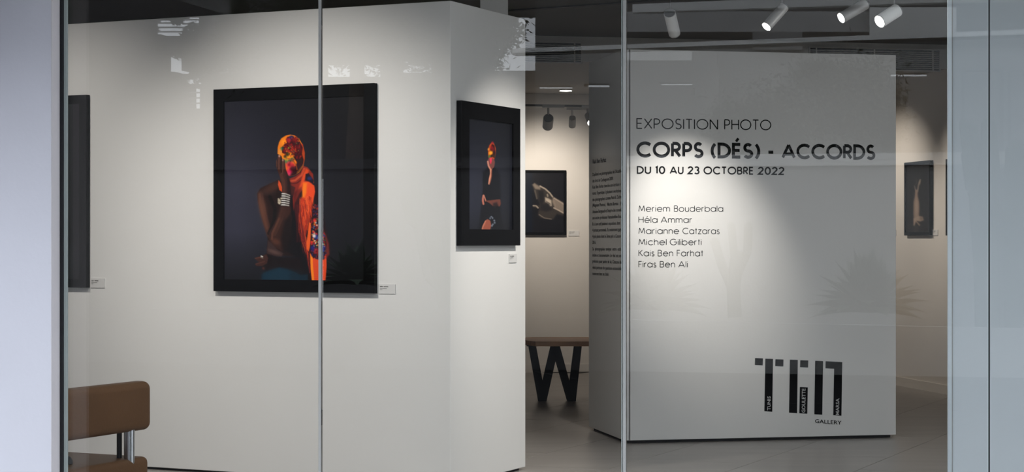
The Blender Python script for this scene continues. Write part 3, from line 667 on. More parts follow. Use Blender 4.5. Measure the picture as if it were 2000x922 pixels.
def picture(plane, x0, x1, y0, y1, border, depth, painter, res, gain, label, yref=None, xref=None, border_b=None, group='framed photographs'):
    """x0..x1, y0..y1: edges of the frame's face in the photograph; y0, y1 read at xref"""
    xr = xref if xref is not None else x0
    u0, _ = plane.uz(x0, HY, depth); u1, _ = plane.uz(x1, HY, depth)
    _, zt = plane.uz(xr, y0, depth); _, zb = plane.uz(xr, y1, depth)
    sg = 1 if u1 > u0 else -1
    base = plane.at((u0+u1)/2, zb)
    t = thing('framed_photograph', tuple(base), label, 'picture', group)
    b = border; bb = border_b or border
    lo, hi = min(u0, u1), max(u0, u1); mb = MB()
    mb.obox(plane.at(lo, zb, .001), plane.a*(hi-lo), UP*bb, plane.n*depth)
    mb.obox(plane.at(lo, zt-b, .001), plane.a*(hi-lo), UP*b, plane.n*depth)
    mb.obox(plane.at(lo, zb+bb, .001), plane.a*b, UP*(zt-zb-b-bb), plane.n*depth)
    mb.obox(plane.at(hi-b, zb+bb, .001), plane.a*b, UP*(zt-zb-b-bb), plane.n*depth)
    mb.build('frame', 'black', t)
    MB().obox(plane.at(lo+b*.5, zb+bb*.5, .002), plane.a*(hi-lo-b), UP*(zt-zb-b*.5-bb*.5-b*.5), plane.n*(depth*.3)).build('backing_board', 'black', t)
    ul, uh, zl, zh = lo+b*.97, hi-b*.97, zb+bb*.97, zt-b*.97; nu, nz = res
    U, Zz = np.meshgrid(np.linspace(ul, uh, nu), np.linspace(zl, zh, nz))
    lf = depth*.7
    X = plane.o.x+plane.a.x*U+plane.n.x*lf; Y = plane.o.y+plane.a.y*U+plane.n.y*lf
    p = Paint(CX+X/Y*F, HY-(Zz-CZ)/Y*F, (20, 20, 24)); painter(p)
    off = np.array(base[:])
    co = np.stack([X-off[0], Y-off[1], Zz-off[2]], -1).reshape(-1, 3)
    I = np.arange(nu*nz).reshape(nz, nu)
    fq = np.stack([I[:-1, :-1], I[:-1, 1:], I[1:, 1:], I[1:, :-1]], -1).reshape(-1, 4)
    me = bpy.data.meshes.new('print'); me.vertices.add(len(co)); me.vertices.foreach_set('co', co.ravel())
    me.loops.add(fq.size); me.loops.foreach_set('vertex_index', fq.ravel().astype(np.int32))
    me.polygons.add(len(fq)); me.polygons.foreach_set('loop_start', np.arange(0, fq.size, 4, dtype=np.int32)); me.polygons.foreach_set('loop_total', np.full(len(fq), 4, np.int32))
    me.update(); 
    ca = me.color_attributes.new('print_colour', 'FLOAT_COLOR', 'POINT')
    cc = np.ones((nu*nz, 4)); cc[:, :3] = lin(p.c.reshape(-1, 3)); ca.data.foreach_set('color', cc.ravel())
    me.materials.append(print_mat('print', gain)); o = bpy.data.objects.new('print', me); COL.objects.link(o); o.parent = t
    return t

picture(left_plane, 417, 731, 162, 573, .072, .035, paint_main, (300, 400), 1.25, 'large black framed photograph of a person in orange floral headscarf, hand over face', xref=731)
picture(left_plane, 20, 168.5, 185, 562, .055, .035, paint_plain, (8, 40), 1.0, 'dark black framed photograph cut off by the left window jamb, above the sofa', xref=168.5)
picture(end_plane, 902, 1016, 196, 480, .095, .035, paint_second, (110, 280), 1.0, 'narrow black framed photograph of a person in black, hung on the partition end', xref=902)
picture(back_plane, 1006, 1106, 332, 459, .028, .03, paint_drape, (110, 130), 1.0, 'black framed photograph of pale draped fabric on the far back wall above the wooden bench')
picture(right_plane, 1766, 1817, 318, 460, .03, .03, paint_tall, (70, 140), 1.0, 'tall dark framed photograph of a pale standing figure, right of the display panel', xref=1765.5)
picture(right_plane, 1847, 1905, 311, 460, .03, .03, paint_plain, (6, 20), .8, 'dark framed photograph mostly hidden by the window return, only its left edge in view', xref=1849)

def caption(plane, x0, x1, y0, y1, label, lines=True):
    u0, zt = plane.uz(x0, y0); u1, _ = plane.uz(x1, y0); _, zb = plane.uz(x0, y1)
    lo, hi = min(u0, u1), max(u0, u1); b = plane.at((lo+hi)/2, zb)
    t = thing('caption_card', tuple(b), label, 'caption', 'caption cards beside the pictures')
    MB().obox(plane.at(lo, zb, .0005), plane.a*(hi-lo), UP*(zt-zb), plane.n*.006).build('card', 'card', t)
    w = hi-lo; h = zt-zb; mb = MB(); d = 1 if u1 > u0 else -1
    for (a, b_, y, k) in ((.08, .26, .74, .10), (.31, .58, .74, .10), (.08, .50, .55, .05), (.08, .22, .42, .04)):
        s = u0+d*w*a; e = u0+d*w*b_; lo_, hi_ = min(s, e), max(s, e); y_ = zb+h*y
        n = max(3, int((hi_-lo_)/.003)); q = (hi_-lo_)/n
        for i_ in range(n): mb.poly([plane.at(lo_+q*i_, y_-h*k*.5, .0072), plane.at(lo_+q*(i_+.75), y_-h*k*.5, .0072), plane.at(lo_+q*(i_+.75), y_+h*k*random.uniform(.3, .8), .0072), plane.at(lo_+q*i_, y_+h*k*.5, .0072)])
    mb.build('printed_lines', 'ink', t)['kind'] = 'stuff'
caption(left_plane, 177.5, 205, 543.5, 562, 'small white caption card beside the cut off picture above the sofa')
caption(left_plane, 740.5, 773, 555, 573.5, 'small white caption card to the right of the large orange headscarf picture')
caption(end_plane, 993.5, 1008, 496, 513, 'small white caption card under the narrow picture on the partition end')
caption(back_plane, 1110, 1131, 450.5, 461, 'small pale caption card beside the drape picture on the back wall')
caption(right_plane, 1822.3, 1832.5, 448.5, 460, 'small pale caption card to the right of the tall picture beyond the panel')
caption(right_plane, 1738, 1751, 449.5, 461, 'small pale caption card half hidden behind the right edge of the display panel')

# ================================================================ SOFA
e0 = V2((299-CX)/F*8.62, 8.62)
sofa = thing('sofa', (e0.x, e0.y, 0), 'brown leatherette sofa with chrome post backrest in front of the left wall', 'sofa')
def rbox(o, a, b, c, name, m, parent, r, seg=4):
    return MB().obox(o, a, b, c).build(name, m, parent, bevel=r, seg=seg, smooth=True)
rbox(e0+UP*.545, -vv*1.45, uL*.10, UP*.222, 'backrest', 'leather', sofa, .035, 5)
s0 = e0-vv*.01-nf*.01
rbox(s0+UP*.24, -vv*1.45, uL*.68, UP*.185, 'seat', 'leather', sofa, .028, 4)
MB().obox(s0+UP*.19-vv*.05+uL*.05, -vv*1.35, uL*.58, UP*.05).build('base_frame', 'steel', sofa)
for d in (.13, 1.25):
    c = e0-vv*d+uL*.035
    MB().tube(c+UP*.40, c+UP*.57, .024, n=28).build('backrest_post', 'chrome', sofa, smooth=True)
    MB().tube(c+uL*.055+UP*.40, c+uL*.055+UP*.57, .012, n=16).build('backrest_post', 'rubber', sofa, smooth=True)
for a_, b_ in ((.1, .1), (.1, .56), (1.3, .1), (1.3, .56)):
    c = s0-vv*a_+uL*b_; MB().tube(c+UP*.0, c+UP*.2, .022, n=18).build('leg', 'chrome', sofa, smooth=True)
# round black bolster on the seat, by the jamb
bm = bmesh.new(); bmesh.ops.create_uvsphere(bm, u_segments=20, v_segments=12, radius=.026)
kp = P(130.5, 880, 8.3)
bmesh.ops.scale(bm, vec=(1, 1, 1.15), verts=bm.verts); me = bpy.data.meshes.new('adjusting_knob'); bm.to_mesh(me); bm.free(); me.materials.append(M['rubber'])
for f_ in me.polygons: f_.use_smooth = True
ko = bpy.data.objects.new('adjusting_knob', me); COL.objects.link(ko); ko.parent = sofa; ko.location = (kp.x-e0.x, kp.y-e0.y, .432)

# ================================================================ BENCH WITH W LEGS
YL = 16.62
def bp(x, y): return P(980+x/2.864, 600+y/2.864, YL)
bench = thing('bench', (P(1084, 0, YL).x, YL, 0), 'oak topped bench on black steel W shaped legs by the back wall', 'bench')
zt_ = P(0, 676.5, 16.45).z
topz = zt_+.042
fx0 = P(1046, 0, 16.45).x
poly = [(fx0, 16.45), (fx0+1.75, 16.45), (fx0+1.9, 16.8), (fx0+1.75, 17.25), (fx0-.02, 17.25), (fx0-.22, 16.95)]
MB().prism(poly, zt_, topz).build('bench_top', 'wood', bench, bevel=.002, seg=1)
def wleg(dx):
    mb = MB()
    hz = CZ-(782-HY)/F*YL
    k = (zt_-.006)
    def q(x, y):                        # leg drawn flat, feet on the floor
        p = bp(x, y); z = k*(523-y)/(523-226); return (p.x+dx, z)
    st = [[(148, 226), (192, 226), (228, 410), (250, 523), (203, 523)], [(228, 410), (272, 226), (325, 226), (300, 308), (250, 523)], [(300, 308), (272, 226), (325, 226), (378, 412), (365, 523)],
          [(378, 412), (403, 226), (447, 226), (414, 523), (365, 523)]]
    for s_ in st:
        a = [q(*p_) for p_ in s_]; n = len(mb.v); m_ = len(a)
        mb.v += [(x, YL-.03, z) for x, z in a]+[(x, YL+.03, z) for x, z in a]
        mb.f.append(tuple(range(n, n+m_))); mb.f.append(tuple(range(n+2*m_-1, n+m_-1, -1)))
        for i_ in range(m_): j_ = (i_+1) % m_; mb.f.append((n+i_, n+m_+i_, n+m_+j_, n+j_))
    mb.build('leg', 'steel', bench)
    xa, xb = bp(140, 0).x+dx, bp(457, 0).x+dx
    MB().obox((xa, YL-.06, k), (xb-xa, 0, 0), (0, .16, 0), (0, 0, .006)).build('leg_plate', 'steel', bench)
wleg(0); wleg(1.2)

# ================================================================ VENTS
def vent(x0, x1, y0, y1, divs, rows, label, xr):
    u0, zt = bulk_plane.uz(x0, HY)[0], bulk_plane.uz(xr, y0, .02)[1]; u1 = bulk_plane.uz(x1, HY)[0]; zb = bulk_plane.uz(xr, y1, .02)[1]
    t = thing('vent_grille', tuple(bulk_plane.at((u0+u1)/2, zb, .02)), label, 'vent', 'ventilation grilles in the bulkhead')
    w = u1-u0; h = zt-zb; a = bulk_plane
    MB().obox(a.at(u0, zb, .021), uP*w, UP*h, -vP*.004).build('duct_opening', 'base', t)
    mb = MB(); b = .012
    mb.obox(a.at(u0-b, zb-b, .021), uP*(w+2*b), UP*b, -vP*.016); mb.obox(a.at(u0-b, zt, .021), uP*(w+2*b), UP*b, -vP*.016)
    mb.obox(a.at(u0-b, zb, .021), uP*b, UP*h, -vP*.016); mb.obox(a.at(u1, zb, .021), uP*b, UP*h, -vP*.016)
    mb.build('frame', 'bulkhead', t)
    for r in range(1, rows): MB().obox(a.at(u0, zb+h*r/rows-.002, .026), uP*w, UP*.0055, -vP*.012-UP*.004).build('slat', 'bulkhead', t)
    for d in divs:
        ud = a.uz(d, HY)[0]; MB().obox(a.at(ud-.006, zb, .030), uP*.011, UP*h, -vP*.010).build('mullion', 'bulkhead', t)
vent(880, 1133, 85, 122, (905, 1013, 1120.5), 9, 'dark slatted air vent in the bulkhead right beside the left partition', 1133)
vent(1580, 1832, 99, 138, (1592, 1705, 1819), 10, 'wide slatted air vent in the bulkhead above the display panel\'s right corner', 1832)

# ================================================================ SPOTLIGHTS
def spotlight(front_px, back_px, r, label, lit, m='lamp', stem_top=CE, stem=True, group='track spotlights at the window side', kappa=.93):
    """front_px, back_px: (x, y, depth) of the lens centre and of the rear end"""
    a, b = P(*front_px), P(*back_px); d = (a-b).normalized()
    t = thing('spotlight', (b.x, b.y, stem_top), label, 'spotlight', group)
    MB().tube(b, a, r, n=32).build('housing', m, t, smooth=True)
    MB().tube(a+d*.0005, a-d*.006, r*1.0, n=32).build('rim', 'lamp', t, smooth=True)
    MB().tube(a+d*.0012, a+d*.002, r*.90, n=32).build('lens', 'glow' if lit else 'base', t)
    MB().tube(b-d*.001, b-d*.008, r*.93, n=32).build('rear_cap', 'lamp_d', t, smooth=True)
    if stem:
        c = b+d*.02; MB().tube(Vector((c.x, c.y, c.z+r*.4)), (c.x, c.y, stem_top-.03), .0035, n=10).build('stem', 'lamp_d', t)
        MB().obox((c.x-.05, c.y-.018, stem_top-.032), (.1, 0, 0), (0, .036, 0), (0, 0, .032)).build('track_adapter', 'lamp_d', t)
    return a, d
a1, d1 = spotlight((1317.5, 66, 11.80), (1308, 26, 11.66), .037, 'unlit looking white cylinder spotlight aimed away at the lettering', False, 'lamp_w')
spotlight((1497, 52, 10.55), (1531, 14, 10.61), .029, 'lit cylinder spotlight leftmost of the three glowing ones', True)
spotlight((1643, 35, 10.45), (1690, 8, 10.50), .031, 'lit cylinder spotlight in the middle of the three glowing ones', True)
spotlight((1718, 42, 9.75), (1752, 20, 9.80), .035, 'lit cylinder spotlight rightmost of the three, facing the street', True, 'lamp_w')
# back room heads on their own track
tz = P(0, 207, 18.9).z
trk = MB().obox(Vector((P(985, 0, 18.9).x, 18.9, tz)), uP*3.2, vP*.03, UP*.022).build('lighting_track', 'lamp_d'); tag(trk, 'thin dark lighting track hanging before the back wall', 'track')
for xx in (.1, 1.6, 3.0):
    c = Vector((P(985, 0, 18.9).x, 18.92, tz))+uP*xx; MB().tube(c+UP*.02, (c.x, c.y, BZ-.006), .003, n=6).build('suspension_rod', 'lamp_d', trk)
def head(fp, bp_, r, label, lit, m='lamp', cap='lamp_d'):
    a, b = P(*fp), P(*bp_); d = (a-b).normalized()
    t = thing('spotlight', (b.x, b.y, tz), label, 'spotlight', 'spotlights on the back room track')
    MB().tube(b, a, r, n=28).build('housing', m, t, smooth=True); MB().tube(b-d*.001, b-d*.01, r*.9, n=28).build('rear_cap', cap, t, smooth=True)
    MB().tube(a+d*.001, a+d*.002, r*.9, n=24).build('lens', 'glow' if lit else 'base', t)
    c = (a+b)/2; MB().tube((b.x, b.y+.02, b.z), (b.x, b.y+.02, tz), .011, n=10).build('stem', m, t)
    MB().obox((b.x-.06, b.y-.0, tz-.02), (.22, 0, 0), (0, .03, 0), (0, 0, .03)).build('track_adapter', m, t)
    return a, d
b1, _ = head((1069.5, 247, 18.98), (1071, 231, 18.86), .052, 'grey cylinder spotlight seen from behind, leftmost on the back track', False)
head((1117.5, 246, 19.3), (1118, 231, 19.22), .036, 'small pale cylinder spotlight in the middle of the back track', False, 'lamp_w', 'lamp')
head((1153.5, 240, 18.8), (1148, 226, 18.95), .033, 'grey spotlight with glowing lens beside the panel\'s left edge', True)
dl = thing('recessed_downlight', (P(1105, 0, 18.9).x, 18.9, BZ), 'small lit recessed downlight in the low back ceiling', 'downlight')
dc = Vector(dl.location); dc.y = (BZ-CZ)*F/(HY-176); dc.x = (1105-CX)/F*dc.y; dl.location = dc; dl['_w'] = tuple(dc)
MB().tube(dc-UP*.001, dc-UP*.008, .075, n=28).build('trim_ring', 'lamp_w', dl); MB().tube(dc-UP*.009, dc-UP*.0100, .062, n=28).build('lens', 'glow', dl)
# front track (just above the frame) that carries the picture spots
trk2 = MB().obox(Vector((-2.6, 11.2, CE-.031))+V2(0, 0), V2(.97, -.24)*5.6, V2(.24, .97)*.03, UP*.03).build('lighting_track', 'lamp_d')
tag(trk2, 'dark lighting track under the front ceiling near the glowing spotlights', 'track')

WARM = (1, .90, .79); NEU = (1, .945, .88)
def on_left(px, py): return left_plane.hit(px, py)
def aimed(plane, px, py, out, up, power, col=NEU, size=62, off=0, rad=.04):
    t = plane.hit(px, py); s = t+plane.n*out+plane.a*off; s.z = up; spot_light(s, t, power, col, size, .95, rad); return s
K_ = 1.0
# unseen ceiling panels added as fill light near the window (above the frame)
for n_, (x, y, pw) in enumerate(((.9, 7.6, 26), (2.9, 7.3, 34), (-1.2, 8.6, 14), (3.6, 10.6, 16))):
    t = thing('fill_panel_light', (x, y, CE), 'added unseen fill light panel near the shop window, %s' % ('above the panel seam', 'above the right joint', 'above the sofa side', 'deepest in the room on the right')[n_], 'ceiling light', 'added fill light panels')
    MB().obox((x-.62, y-.32, CE-.012), (1.24, 0, 0), (0, .64, 0), (0, 0, .011)).build('frame', 'alu', t)
    MB().obox((x-.58, y-.28, CE-.015), (1.16, 0, 0), (0, .56, 0), (0, 0, .003)).build('diffuser', 'fill_glow', t)
    l = bpy.data.lights.new('fill_beam', 'AREA'); l.shape = 'RECTANGLE'; l.size = 1.15; l.size_y = .55; l.energy = pw; l.color = (.93, .98, 1)
    o = bpy.data.objects.new('fill_beam', l); COL.objects.link(o); o.location = (x, y, CE-.02)
aimed(left_plane, 600, 500, 2.3, 3.0, 195*K_, NEU, 72)
aimed(left_plane, 105, 470, 2.3, 3.0, 105*K_, NEU, 72)
aimed(end_plane, 995, 530, 1.7, 2.95, 225*K_, NEU, 58, off=-.35)
spot_light(a1+d1*.01, front.hit(1345, 465), 165*K_, NEU, 44, 1.0, .03)
spot_light(b1+Vector((0, .02, 0)), back_plane.hit(1066, 400), 95*K_, WARM, 85, .95, .04)
aimed(right_plane, 1760, 420, 1.4, 2.8, 80*K_, WARM, 75)
aimed(right_plane, 1900, 420, 1.4, 2.8, 80*K_, WARM, 70)
spot_light((-.9, 13.6, 2.9), (.45, 13.6, 1.2), 22*K_, WARM, 60, 1, .05)  # unseen warm fill added for the display panel's left face
spot_light((1.6, 18.6, 2.9), (1.6, 18.8, 0), 40, WARM, 120, 1, .06)

# ================================================================ THE STREET (seen only as reflection in the glass)
def mir(p):
    p = Vector(p); d = (p-G0); d.z = 0; k = d.dot(gn); q = p-gn*(2*k); return q
def R(px, py, Y): return mir(P(px, py, Y))
SZ = -.12
def vline(pxa, Ya, pxb, Yb):
    a, b = P(pxa, 0, Ya), P(pxb, 0, Yb); a.z = b.z = 0; return a, b
def virt_Y(px, Yref=22.5, pref=1790):     # depth of a virtual line with the 14 degree direction
    xr = (pref-CX)/F*Yref; r = (px-CX)/F; t = gt; # (xr+ t.x s)/(Yref+t.y s)=r
    s_ = (r*Yref-xr)/(t.x-r*t.y); return Yref+t.y*s_
# ground
gs = MB(); 
gc = G0+gn*.0
gs.prism([(gc-gt*30)[:2], (gc+gn*40-gt*30)[:2], (gc+gn*40+gt*30)[:2], (gc+gt*30)[:2]], SZ-.1, SZ); struct(gs.build('street_ground', 'asphalt'))
def slab(name, m, pa, pb, ya_top, ya_bot, yb_top, yb_bot, Ya, Yb, thick):
    """wall strip between two picture columns, as mirrored, standing in the street"""
    a0, a1_, b0, b1_ = P(pa, ya_bot, Ya), P(pa, ya_top, Ya), P(pb, yb_bot, Yb), P(pb, yb_top, Yb)
    bk = -gn*thick                          # away from the glass in the virtual space
    b = [mir(p) for p in (a0, b0, b0+bk, a0+bk)]; t = [mir(p) for p in (a1_, b1_, b1_+bk, a1_+bk)]
    return MB().hexa(b, t).build(name, m)
pa, pb = 1221, 2400
Ya, Yb = virt_Y(pa), virt_Y(pb)
def ylin(px, p1, y1, p2, y2): return y1+(y2-y1)*(px-p1)/(p2-p1)
def zpx(z, Y): return HY-(z-CZ)*F/Y
gw = thing('garden_wall', tuple(mir(P(1000, 0, virt_Y(1000)))*1), 'long whitewashed garden wall across the street', 'wall'); gw['_w'] = (0, 0, 0); gw.location = (0, 0, 0)
for nm, m_, f_t, f_b, th, dY in (('wall_face', 'pale_wall', (650, 326, 1790, 321), None, .25, .05), ('coping', 'fascia', (650, 311, 1790, 298), (650, 330, 1790, 322), .4, 0)):
    ya_t, yb_t = ylin(pa, *f_t), ylin(pb, *f_t)
    if f_b: ya_b, yb_b = ylin(pa, *f_b), ylin(pb, *f_b)
    else: ya_b, yb_b = zpx(SZ, Ya), zpx(SZ, Yb)
    o = slab(nm, m_, pa, pb, ya_t, ya_b, yb_t, yb_b, Ya+dY, Yb+dY, th); o.parent = gw
gw2 = thing('garden_wall', (0, 0, 0), 'left stretch of the garden wall across the street, darkened to dim its reflection', 'wall')  # dimness of the left reflection is put into this stretch's colour
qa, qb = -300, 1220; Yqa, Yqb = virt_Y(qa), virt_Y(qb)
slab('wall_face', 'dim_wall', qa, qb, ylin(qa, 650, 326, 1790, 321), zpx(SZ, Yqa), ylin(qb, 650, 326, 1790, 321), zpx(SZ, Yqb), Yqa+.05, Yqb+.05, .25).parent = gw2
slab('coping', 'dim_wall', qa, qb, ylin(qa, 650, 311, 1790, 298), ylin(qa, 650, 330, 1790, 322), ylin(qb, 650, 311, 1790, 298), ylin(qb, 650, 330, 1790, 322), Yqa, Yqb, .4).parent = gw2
pa = -300
Y2a, Y2b = virt_Y(pa, 21.4), virt_Y(pb, 21.4)
def pl(pa, pb, m_, label, nm='planter_kerb'):
    Y2a, Y2b = virt_Y(pa, 21.4), virt_Y(pb, 21.4)
    t = thing('planter_kerb', (0, 0, 0), label, 'planter')
    slab('kerb', m_, pa, pb, ylin(pa, 650, 612, 1790, 638), zpx(SZ, Y2a), ylin(pb, 650, 612, 1790, 638), zpx(SZ, Y2b), Y2a, Y2b, .25).parent = t
    slab('soil', 'soil', pa, pb, ylin(pa, 650, 622, 1790, 648), zpx(SZ, Y2a+.3), ylin(pb, 650, 622, 1790, 648), zpx(SZ, Y2b+.3), Y2a+.26, Y2b+.26, .6).parent = t
pl(-300, 1220, 'dim_wall', 'left stretch of the low planter kerb across the street, darkened to dim its reflection')  # kerb darkened here to keep its reflection faint
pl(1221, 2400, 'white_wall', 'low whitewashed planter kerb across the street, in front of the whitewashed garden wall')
# cracks in the street
def crack(pts, w):
    mb = MB(); L = []
    for x, y in pts:
        Y = (CZ-SZ-.004)*F/(y-HY); p = P(x, y, Y); L.append(mir(p))
    for a, b in zip(L[:-1], L[1:]):
        d = (b-a).normalized(); n = V2(-d.y, d.x)*w/2; mb.obox(a-n-UP*.003, b-a, n*2, UP*.006)
    return mb
cr = crack([(1040, 725), (1130, 742), (1230, 760), (1330, 755), (1440, 775), (1560, 790), (1700, 786), (1850, 800), (2000, 812)], .03)
cr.build('street_crack', 'crack')['kind'] = 'structure'
cr = crack([(700, 660), (640, 675), (560, 700)], .03); cr.build('street_crack', 'crack')['kind'] = 'structure'
cr = crack([(1700, 740), (1790, 748), (1900, 738), (2000, 745)], .04); cr.build('street_crack', 'crack')['kind'] = 'structure'

# building beyond the wall with openings to the sky
def holed(name, m, px0, px1, py0, py1, Y, holes, thick=.3, parent=None):
    xs_ = sorted({px0, px1, *[h[0] for h in holes], *[h[1] for h in holes]}); ys_ = sorted({py0, py1, *[h[2] for h in holes], *[h[3] for h in holes]})
    xs_ = [x for x in xs_ if px0 <= x <= px1]; ys_ = [y for y in ys_ if py0 <= y <= py1]; mb = MB()
    for x0, x1 in zip(xs_[:-1], xs_[1:]):
        run = None
        for y0, y1 in zip(ys_[:-1], ys_[1:]):
            cx_, cy_ = (x0+x1)/2, (y0+y1)/2
            if any(h[0] < cx_ < h[1] and h[2] < cy_ < h[3] for h in holes):
                if run: mb_add(mb, x0, x1, run[0], run[1], Y, thick)
                run = None
            else: run = (run[0], y1) if run else (y0, y1)
        if run: mb_add(mb, x0, x1, run[0], run[1], Y, thick)
    return mb.build(name, m, parent)
def mb_add(mb, x0, x1, y0, y1, Y, thick):
    Y0, Y1 = virt_Y(x0, Y), virt_Y(x1, Y); bk = -gn*thick
    f = [P(x0, y1, Y0), P(x1, y1, Y1), P(x1, y1, Y1)+bk, P(x0, y1, Y0)+bk]; g_ = [P(x0, y0, Y0), P(x1, y0, Y1), P(x1, y0, Y1)+bk, P(x0, y0, Y0)+bk]
    mb.hexa([mir(p) for p in f], [mir(p) for p in g_])
bd = thing('street_building', (0, 0, 0), 'shaded building with open loggia and dark upper storey across the street', 'building')
holesL = [(292, 355, 36, 70), (355, 388, 30, 62), (318, 354, 106, 140), (340, 392, 138, 144), (330, 392, 146, 164), (413, 444, 30, 45), (414, 446, 54, 72), (427, 449, 108, 124), (427, 449, 128, 147), (345, 352, 172, 180), (368, 390, 170, 212),
          (628, 742, 124, 150), (776, 842, 112, 142), (905, 1045, 30, 138)]
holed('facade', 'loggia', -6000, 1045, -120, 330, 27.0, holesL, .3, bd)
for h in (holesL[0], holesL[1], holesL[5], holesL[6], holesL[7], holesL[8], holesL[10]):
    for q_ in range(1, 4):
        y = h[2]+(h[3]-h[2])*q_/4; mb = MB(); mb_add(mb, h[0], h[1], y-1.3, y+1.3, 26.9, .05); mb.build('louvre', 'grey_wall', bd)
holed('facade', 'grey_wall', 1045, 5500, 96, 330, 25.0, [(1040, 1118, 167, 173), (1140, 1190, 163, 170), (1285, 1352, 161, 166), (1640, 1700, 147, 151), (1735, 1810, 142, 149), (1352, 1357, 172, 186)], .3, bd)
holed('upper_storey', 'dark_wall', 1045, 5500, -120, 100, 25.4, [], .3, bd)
for x0, x1, ya, yb in ((1045, 2400, 92, 40),):
    o = slab('fascia', 'fascia', 1000, 2400, 95, 103, 42, 52, 23.8, 22.0, .2); o.parent = bd
    o = slab('fascia', 'dark_wall', 1000, 2400, 104, 107, 53, 56, 23.85, 22.05, .2); o.parent = bd
    o = slab('bright_streak_slab', 'fascia', 1235, 2400, 8, 24, -38, -14, 23.6, 22.0, .2); o.parent = bd  # last slab added as a bright streak in the reflection
for x0, x1, y0, y1, Y_, m_, nm_ in ((1222, 1698, 22, 62, 25.0, 'pale_wall', 'pale_band_slab'), (1698, 1868, 14, 72, 24.9, 'fascia', 'bright_patch_slab'), (1470, 1566, 62, 97, 24.9, 'grey_wall', 'grey_patch_slab'), (1222, 1350, 100, 118, 24.6, 'fascia', 'bright_wedge_slab')):  # pale slabs added to make light patches in the reflection
    mb = MB(); mb_add(mb, x0, x1, y0, y1, Y_, .08); mb.build(nm_, m_, bd)
for x0, x1, y0, y1 in ((1878, 1960, 132, 138), (1953, 1960, 132, 292), (1878, 1884, 132, 292), (1968, 2060, 132, 138), (1968, 1975, 132, 292), (1360, 1400, 100, 300), (1400, 1404, 130, 300)):
    mb = MB(); mb_add(mb, x0, x1, y0, y1, 24.8, .12); mb.build('moulding', 'dark_wall' if x1-x0 < 90 and x0 > 1500 else 'grey_wall', bd)
# agaves
def agave(px, py, Y, r, n, label):
    c = R(px, py, Y); t = thing('agave', tuple(c), label, 'plant', 'agaves in the street planter'); mb = MB(); rr = random.Random(int(px))
    for k in range(n):
        az = k*2.399; el = math.radians(8+74*(k/n)); L = r*rr.uniform(.85, 1.1); w = r*.15
        d = Vector((math.cos(az)*math.cos(el), math.sin(az)*math.cos(el), math.sin(el))); s_ = Vector((-math.sin(az), math.cos(az), 0)); u_ = d.cross(s_)
        pr_ = None; N = 6
        for i_ in range(N+1):
            tt = i_/N; ww = w*(.55+1.4*tt*(1-tt)*1.6)*(1 if tt < .6 else (1-tt)/.4+.02); cen = c+d*L*tt-UP*(L*.25*tt*tt)*math.cos(el)
            row = (cen-s_*ww+UP*ww*.35, cen+s_*ww+UP*ww*.35, cen-u_*-ww*.1*0-UP*ww*.15)
            if pr_: mb.poly([pr_[0], row[0], row[2], pr_[2]]); mb.poly([pr_[2], row[2], row[1], pr_[1]]); mb.poly([pr_[0], pr_[1], row[1], row[0]])
            pr_ = row
    mb.build('rosette', 'agave', t)
agave(1695, 610, 20.9, .72, 60, 'large spiky green agave in the planter across the street, opposite the lettered panel')
agave(1275, 605, 21.2, .68, 60, 'large spiky green agave in the planter across the street, opposite the panel seam')
agave(690, 555, 22.5, .55, 36, 'smaller spiky agave in the planter across the street, opposite the large picture')
def cactus(px, py, Y, stems, label):
    c = R(px, py, Y); t = thing('cactus', tuple(c), label, 'plant', 'columnar cacti in the street planter')
    for pts, r in stems:
        mb = MB(); L = [R(x, y, Y+dy) for x, y, dy in pts]
        n = 12
        r = r*1.15
        for a, b in zip(L[:-1], L[1:]):
            mb.tube(a, b, r, r*.97, n)
        mb.tube(L[-1], L[-1]+(L[-1]-L[-2]).normalized()*r*.8, r, r*.3, n)
        mb.build('stem', 'cactus', t, smooth=True)
k_ = 1/170.
cactus(1930, 640, 21.85, [([(1928, 640, 0), (1925, 520, 0), (1915, 380, 0)], .12), ([(1918, 400, 0), (1900, 370, 0), (1890, 300, 0)], .07), ([(1908, 330, .1), (1898, 250, .1)], .06), ([(1890, 300, 0), (1882, 240, 0)], .05), ([(1915, 390, 0), (1925, 300, 0), (1927, 240, 0)], .055), ([(1925, 420, 0), (1945, 340, 0), (1935, 240, 0)], .05)], 'branching columnar cactus across the street, opposite the right window joint')
cactus(1985, 640, 21.85, [([(1985, 640, 0), (1978, 480, 0), (1985, 290, 0)], .11), ([(1965, 640, .2), (1960, 480, .2), (1963, 340, .2)], .08), ([(1950, 600, .2), (1940, 420, .2), (1936, 320, .2)], .06), ([(2010, 640, 0), (2010, 330, 0)], .09)], 'thick dark columnar cactus at the far right of the street planter')
cactus(860, 610, 22.2, [([(872, 600, 0), (858, 520, 0), (842, 450, 0)], .09), ([(866, 570, .1), (836, 540, .1), (815, 440, .1)], .05), ([(815, 440, 0), (800, 430, 0), (790, 380, 0)], .045), ([(815, 440, 0), (810, 360, 0)], .05), ([(815, 440, 0), (822, 375, 0)], .04), ([(875, 560, 0), (868, 450, 0)], .04)], 'slender branching cactus across the street, opposite the partition corner')
cactus(1435, 620, 22.0, [([(1435, 620, 0), (1432, 560, 0), (1440, 500, 0)], .07), ([(1432, 570, 0), (1410, 520, 0), (1395, 470, 0)], .045), ([(1438, 540, 0), (1460, 490, 0), (1462, 440, 0)], .045), ([(1436, 520, 0), (1428, 440, 0)], .04)], 'small forked cactus across the street, opposite the list of names')
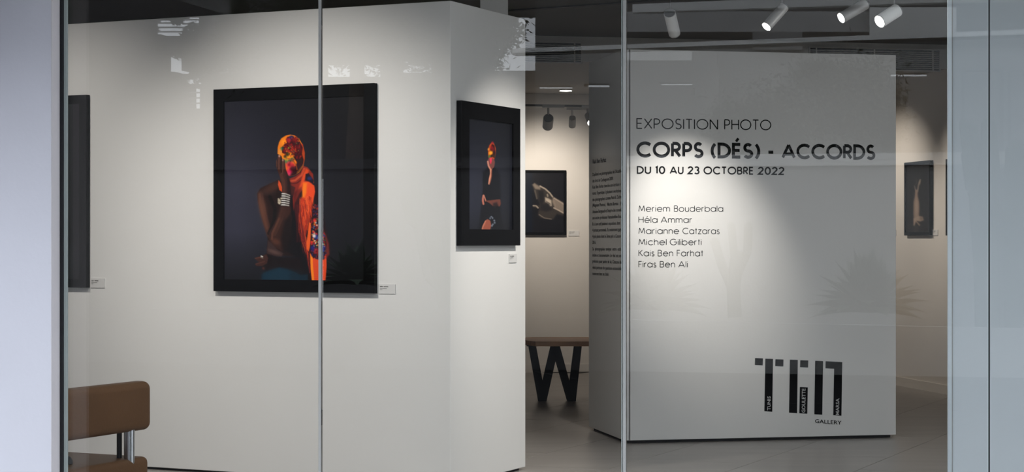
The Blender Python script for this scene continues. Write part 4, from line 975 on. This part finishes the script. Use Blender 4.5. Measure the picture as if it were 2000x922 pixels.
# leafy shrub and tree
def foliage(name, m, regions, n, size, parent):
    rr = np.random.default_rng(5+n); v = []; f = []
    ws = np.array([r_[2]*r_[3] for r_ in regions], float); ws /= ws.sum()
    for k in range(n):
        x, y, rx, ry, Y, dz = regions[rr.choice(len(regions), p=ws)]
        a = rr.normal(0, .42, 3); c = R(x+rx*a[0], y+ry*a[1], Y+dz*a[2])
        d = Vector(rr.normal(0, 1, 3)).normalized(); e = d.orthogonal().normalized(); s_ = size*rr.uniform(.6, 1.3)
        n_ = len(v); v += [tuple(c-d*s_), tuple(c+e*s_*.35), tuple(c+d*s_), tuple(c-e*s_*.35)]; f.append((n_, n_+1, n_+2, n_+3))
    me = bpy.data.meshes.new(name); me.from_pydata([tuple(Vector(q)-Vector(parent['_w'])) for q in v], [], f); me.materials.append(M[m])
    o = bpy.data.objects.new(name, me); COL.objects.link(o); o.parent = parent; o['kind'] = 'stuff'
base = R(1580, 600, 23.75)
sh = thing('leafy_shrub', tuple(base), 'tall loose leafy shrub rising over the garden wall across the street', 'shrub')
foliage('foliage', 'leaf', [(1520, 235, 110, 65, 23.75, .3), (1680, 200, 80, 90, 23.75, .3), (1430, 250, 60, 45, 23.75, .25), (1740, 240, 35, 60, 23.75, .2), (1600, 150, 60, 40, 23.75, .25)], 12000, .05, sh)
foliage('highlight_foliage', 'leaf_p', [(1520, 235, 110, 65, 23.7, .3), (1680, 180, 80, 90, 23.7, .3), (1430, 250, 60, 45, 23.7, .2), (1690, 170, 40, 60, 23.7, .3)], 1600, .035, sh)  # bright leaves stand in for highlights on the shrub
for x in (1500, 1600, 1690): MB().tube(R(x, 620, 23.75), R(x+10, 220, 23.75), .03, .015, 8).build('stem', 'bark', sh)
base = R(680, 640, 25.3)
tr_ = thing('street_tree', tuple(base), 'dark leafy street tree standing behind the garden wall', 'tree')
foliage('foliage', 'leaf_t', [(960, 70, 50, 40, 25.3, .4), (930, 110, 40, 50, 25.3, .4), (640, 40, 130, 90, 25.3, .8), (790, 50, 110, 90, 25.3, .8), (455, 60, 35, 90, 25.3, .6), (372, 90, 14, 40, 25.3, .3), (345, 35, 12, 14, 25.3, .2), (415, 130, 20, 12, 25.3, .2), (310, 90, 14, 10, 25.3, .2), (900, 110, 70, 70, 25.3, .6), (960, 50, 60, 40, 25.3, .5)], 42000, .05, tr_)
foliage('hanging_foliage', 'leaf_t', [(356, 95, 20, 30, 25.5, .3), (300, 62, 12, 18, 25.5, .3), (388, 60, 14, 20, 25.5, .3), (350, 158, 34, 14, 25.5, .3), (385, 150, 14, 20, 25.5, .3)], 520, .06, tr_)
MB().tube(R(680, 640, 25.3), R(700, 60, 25.3), .16, .09, 12).build('trunk', 'bark', tr_)

for o in bpy.data.objects:
    if '_w' in o: del o['_w']
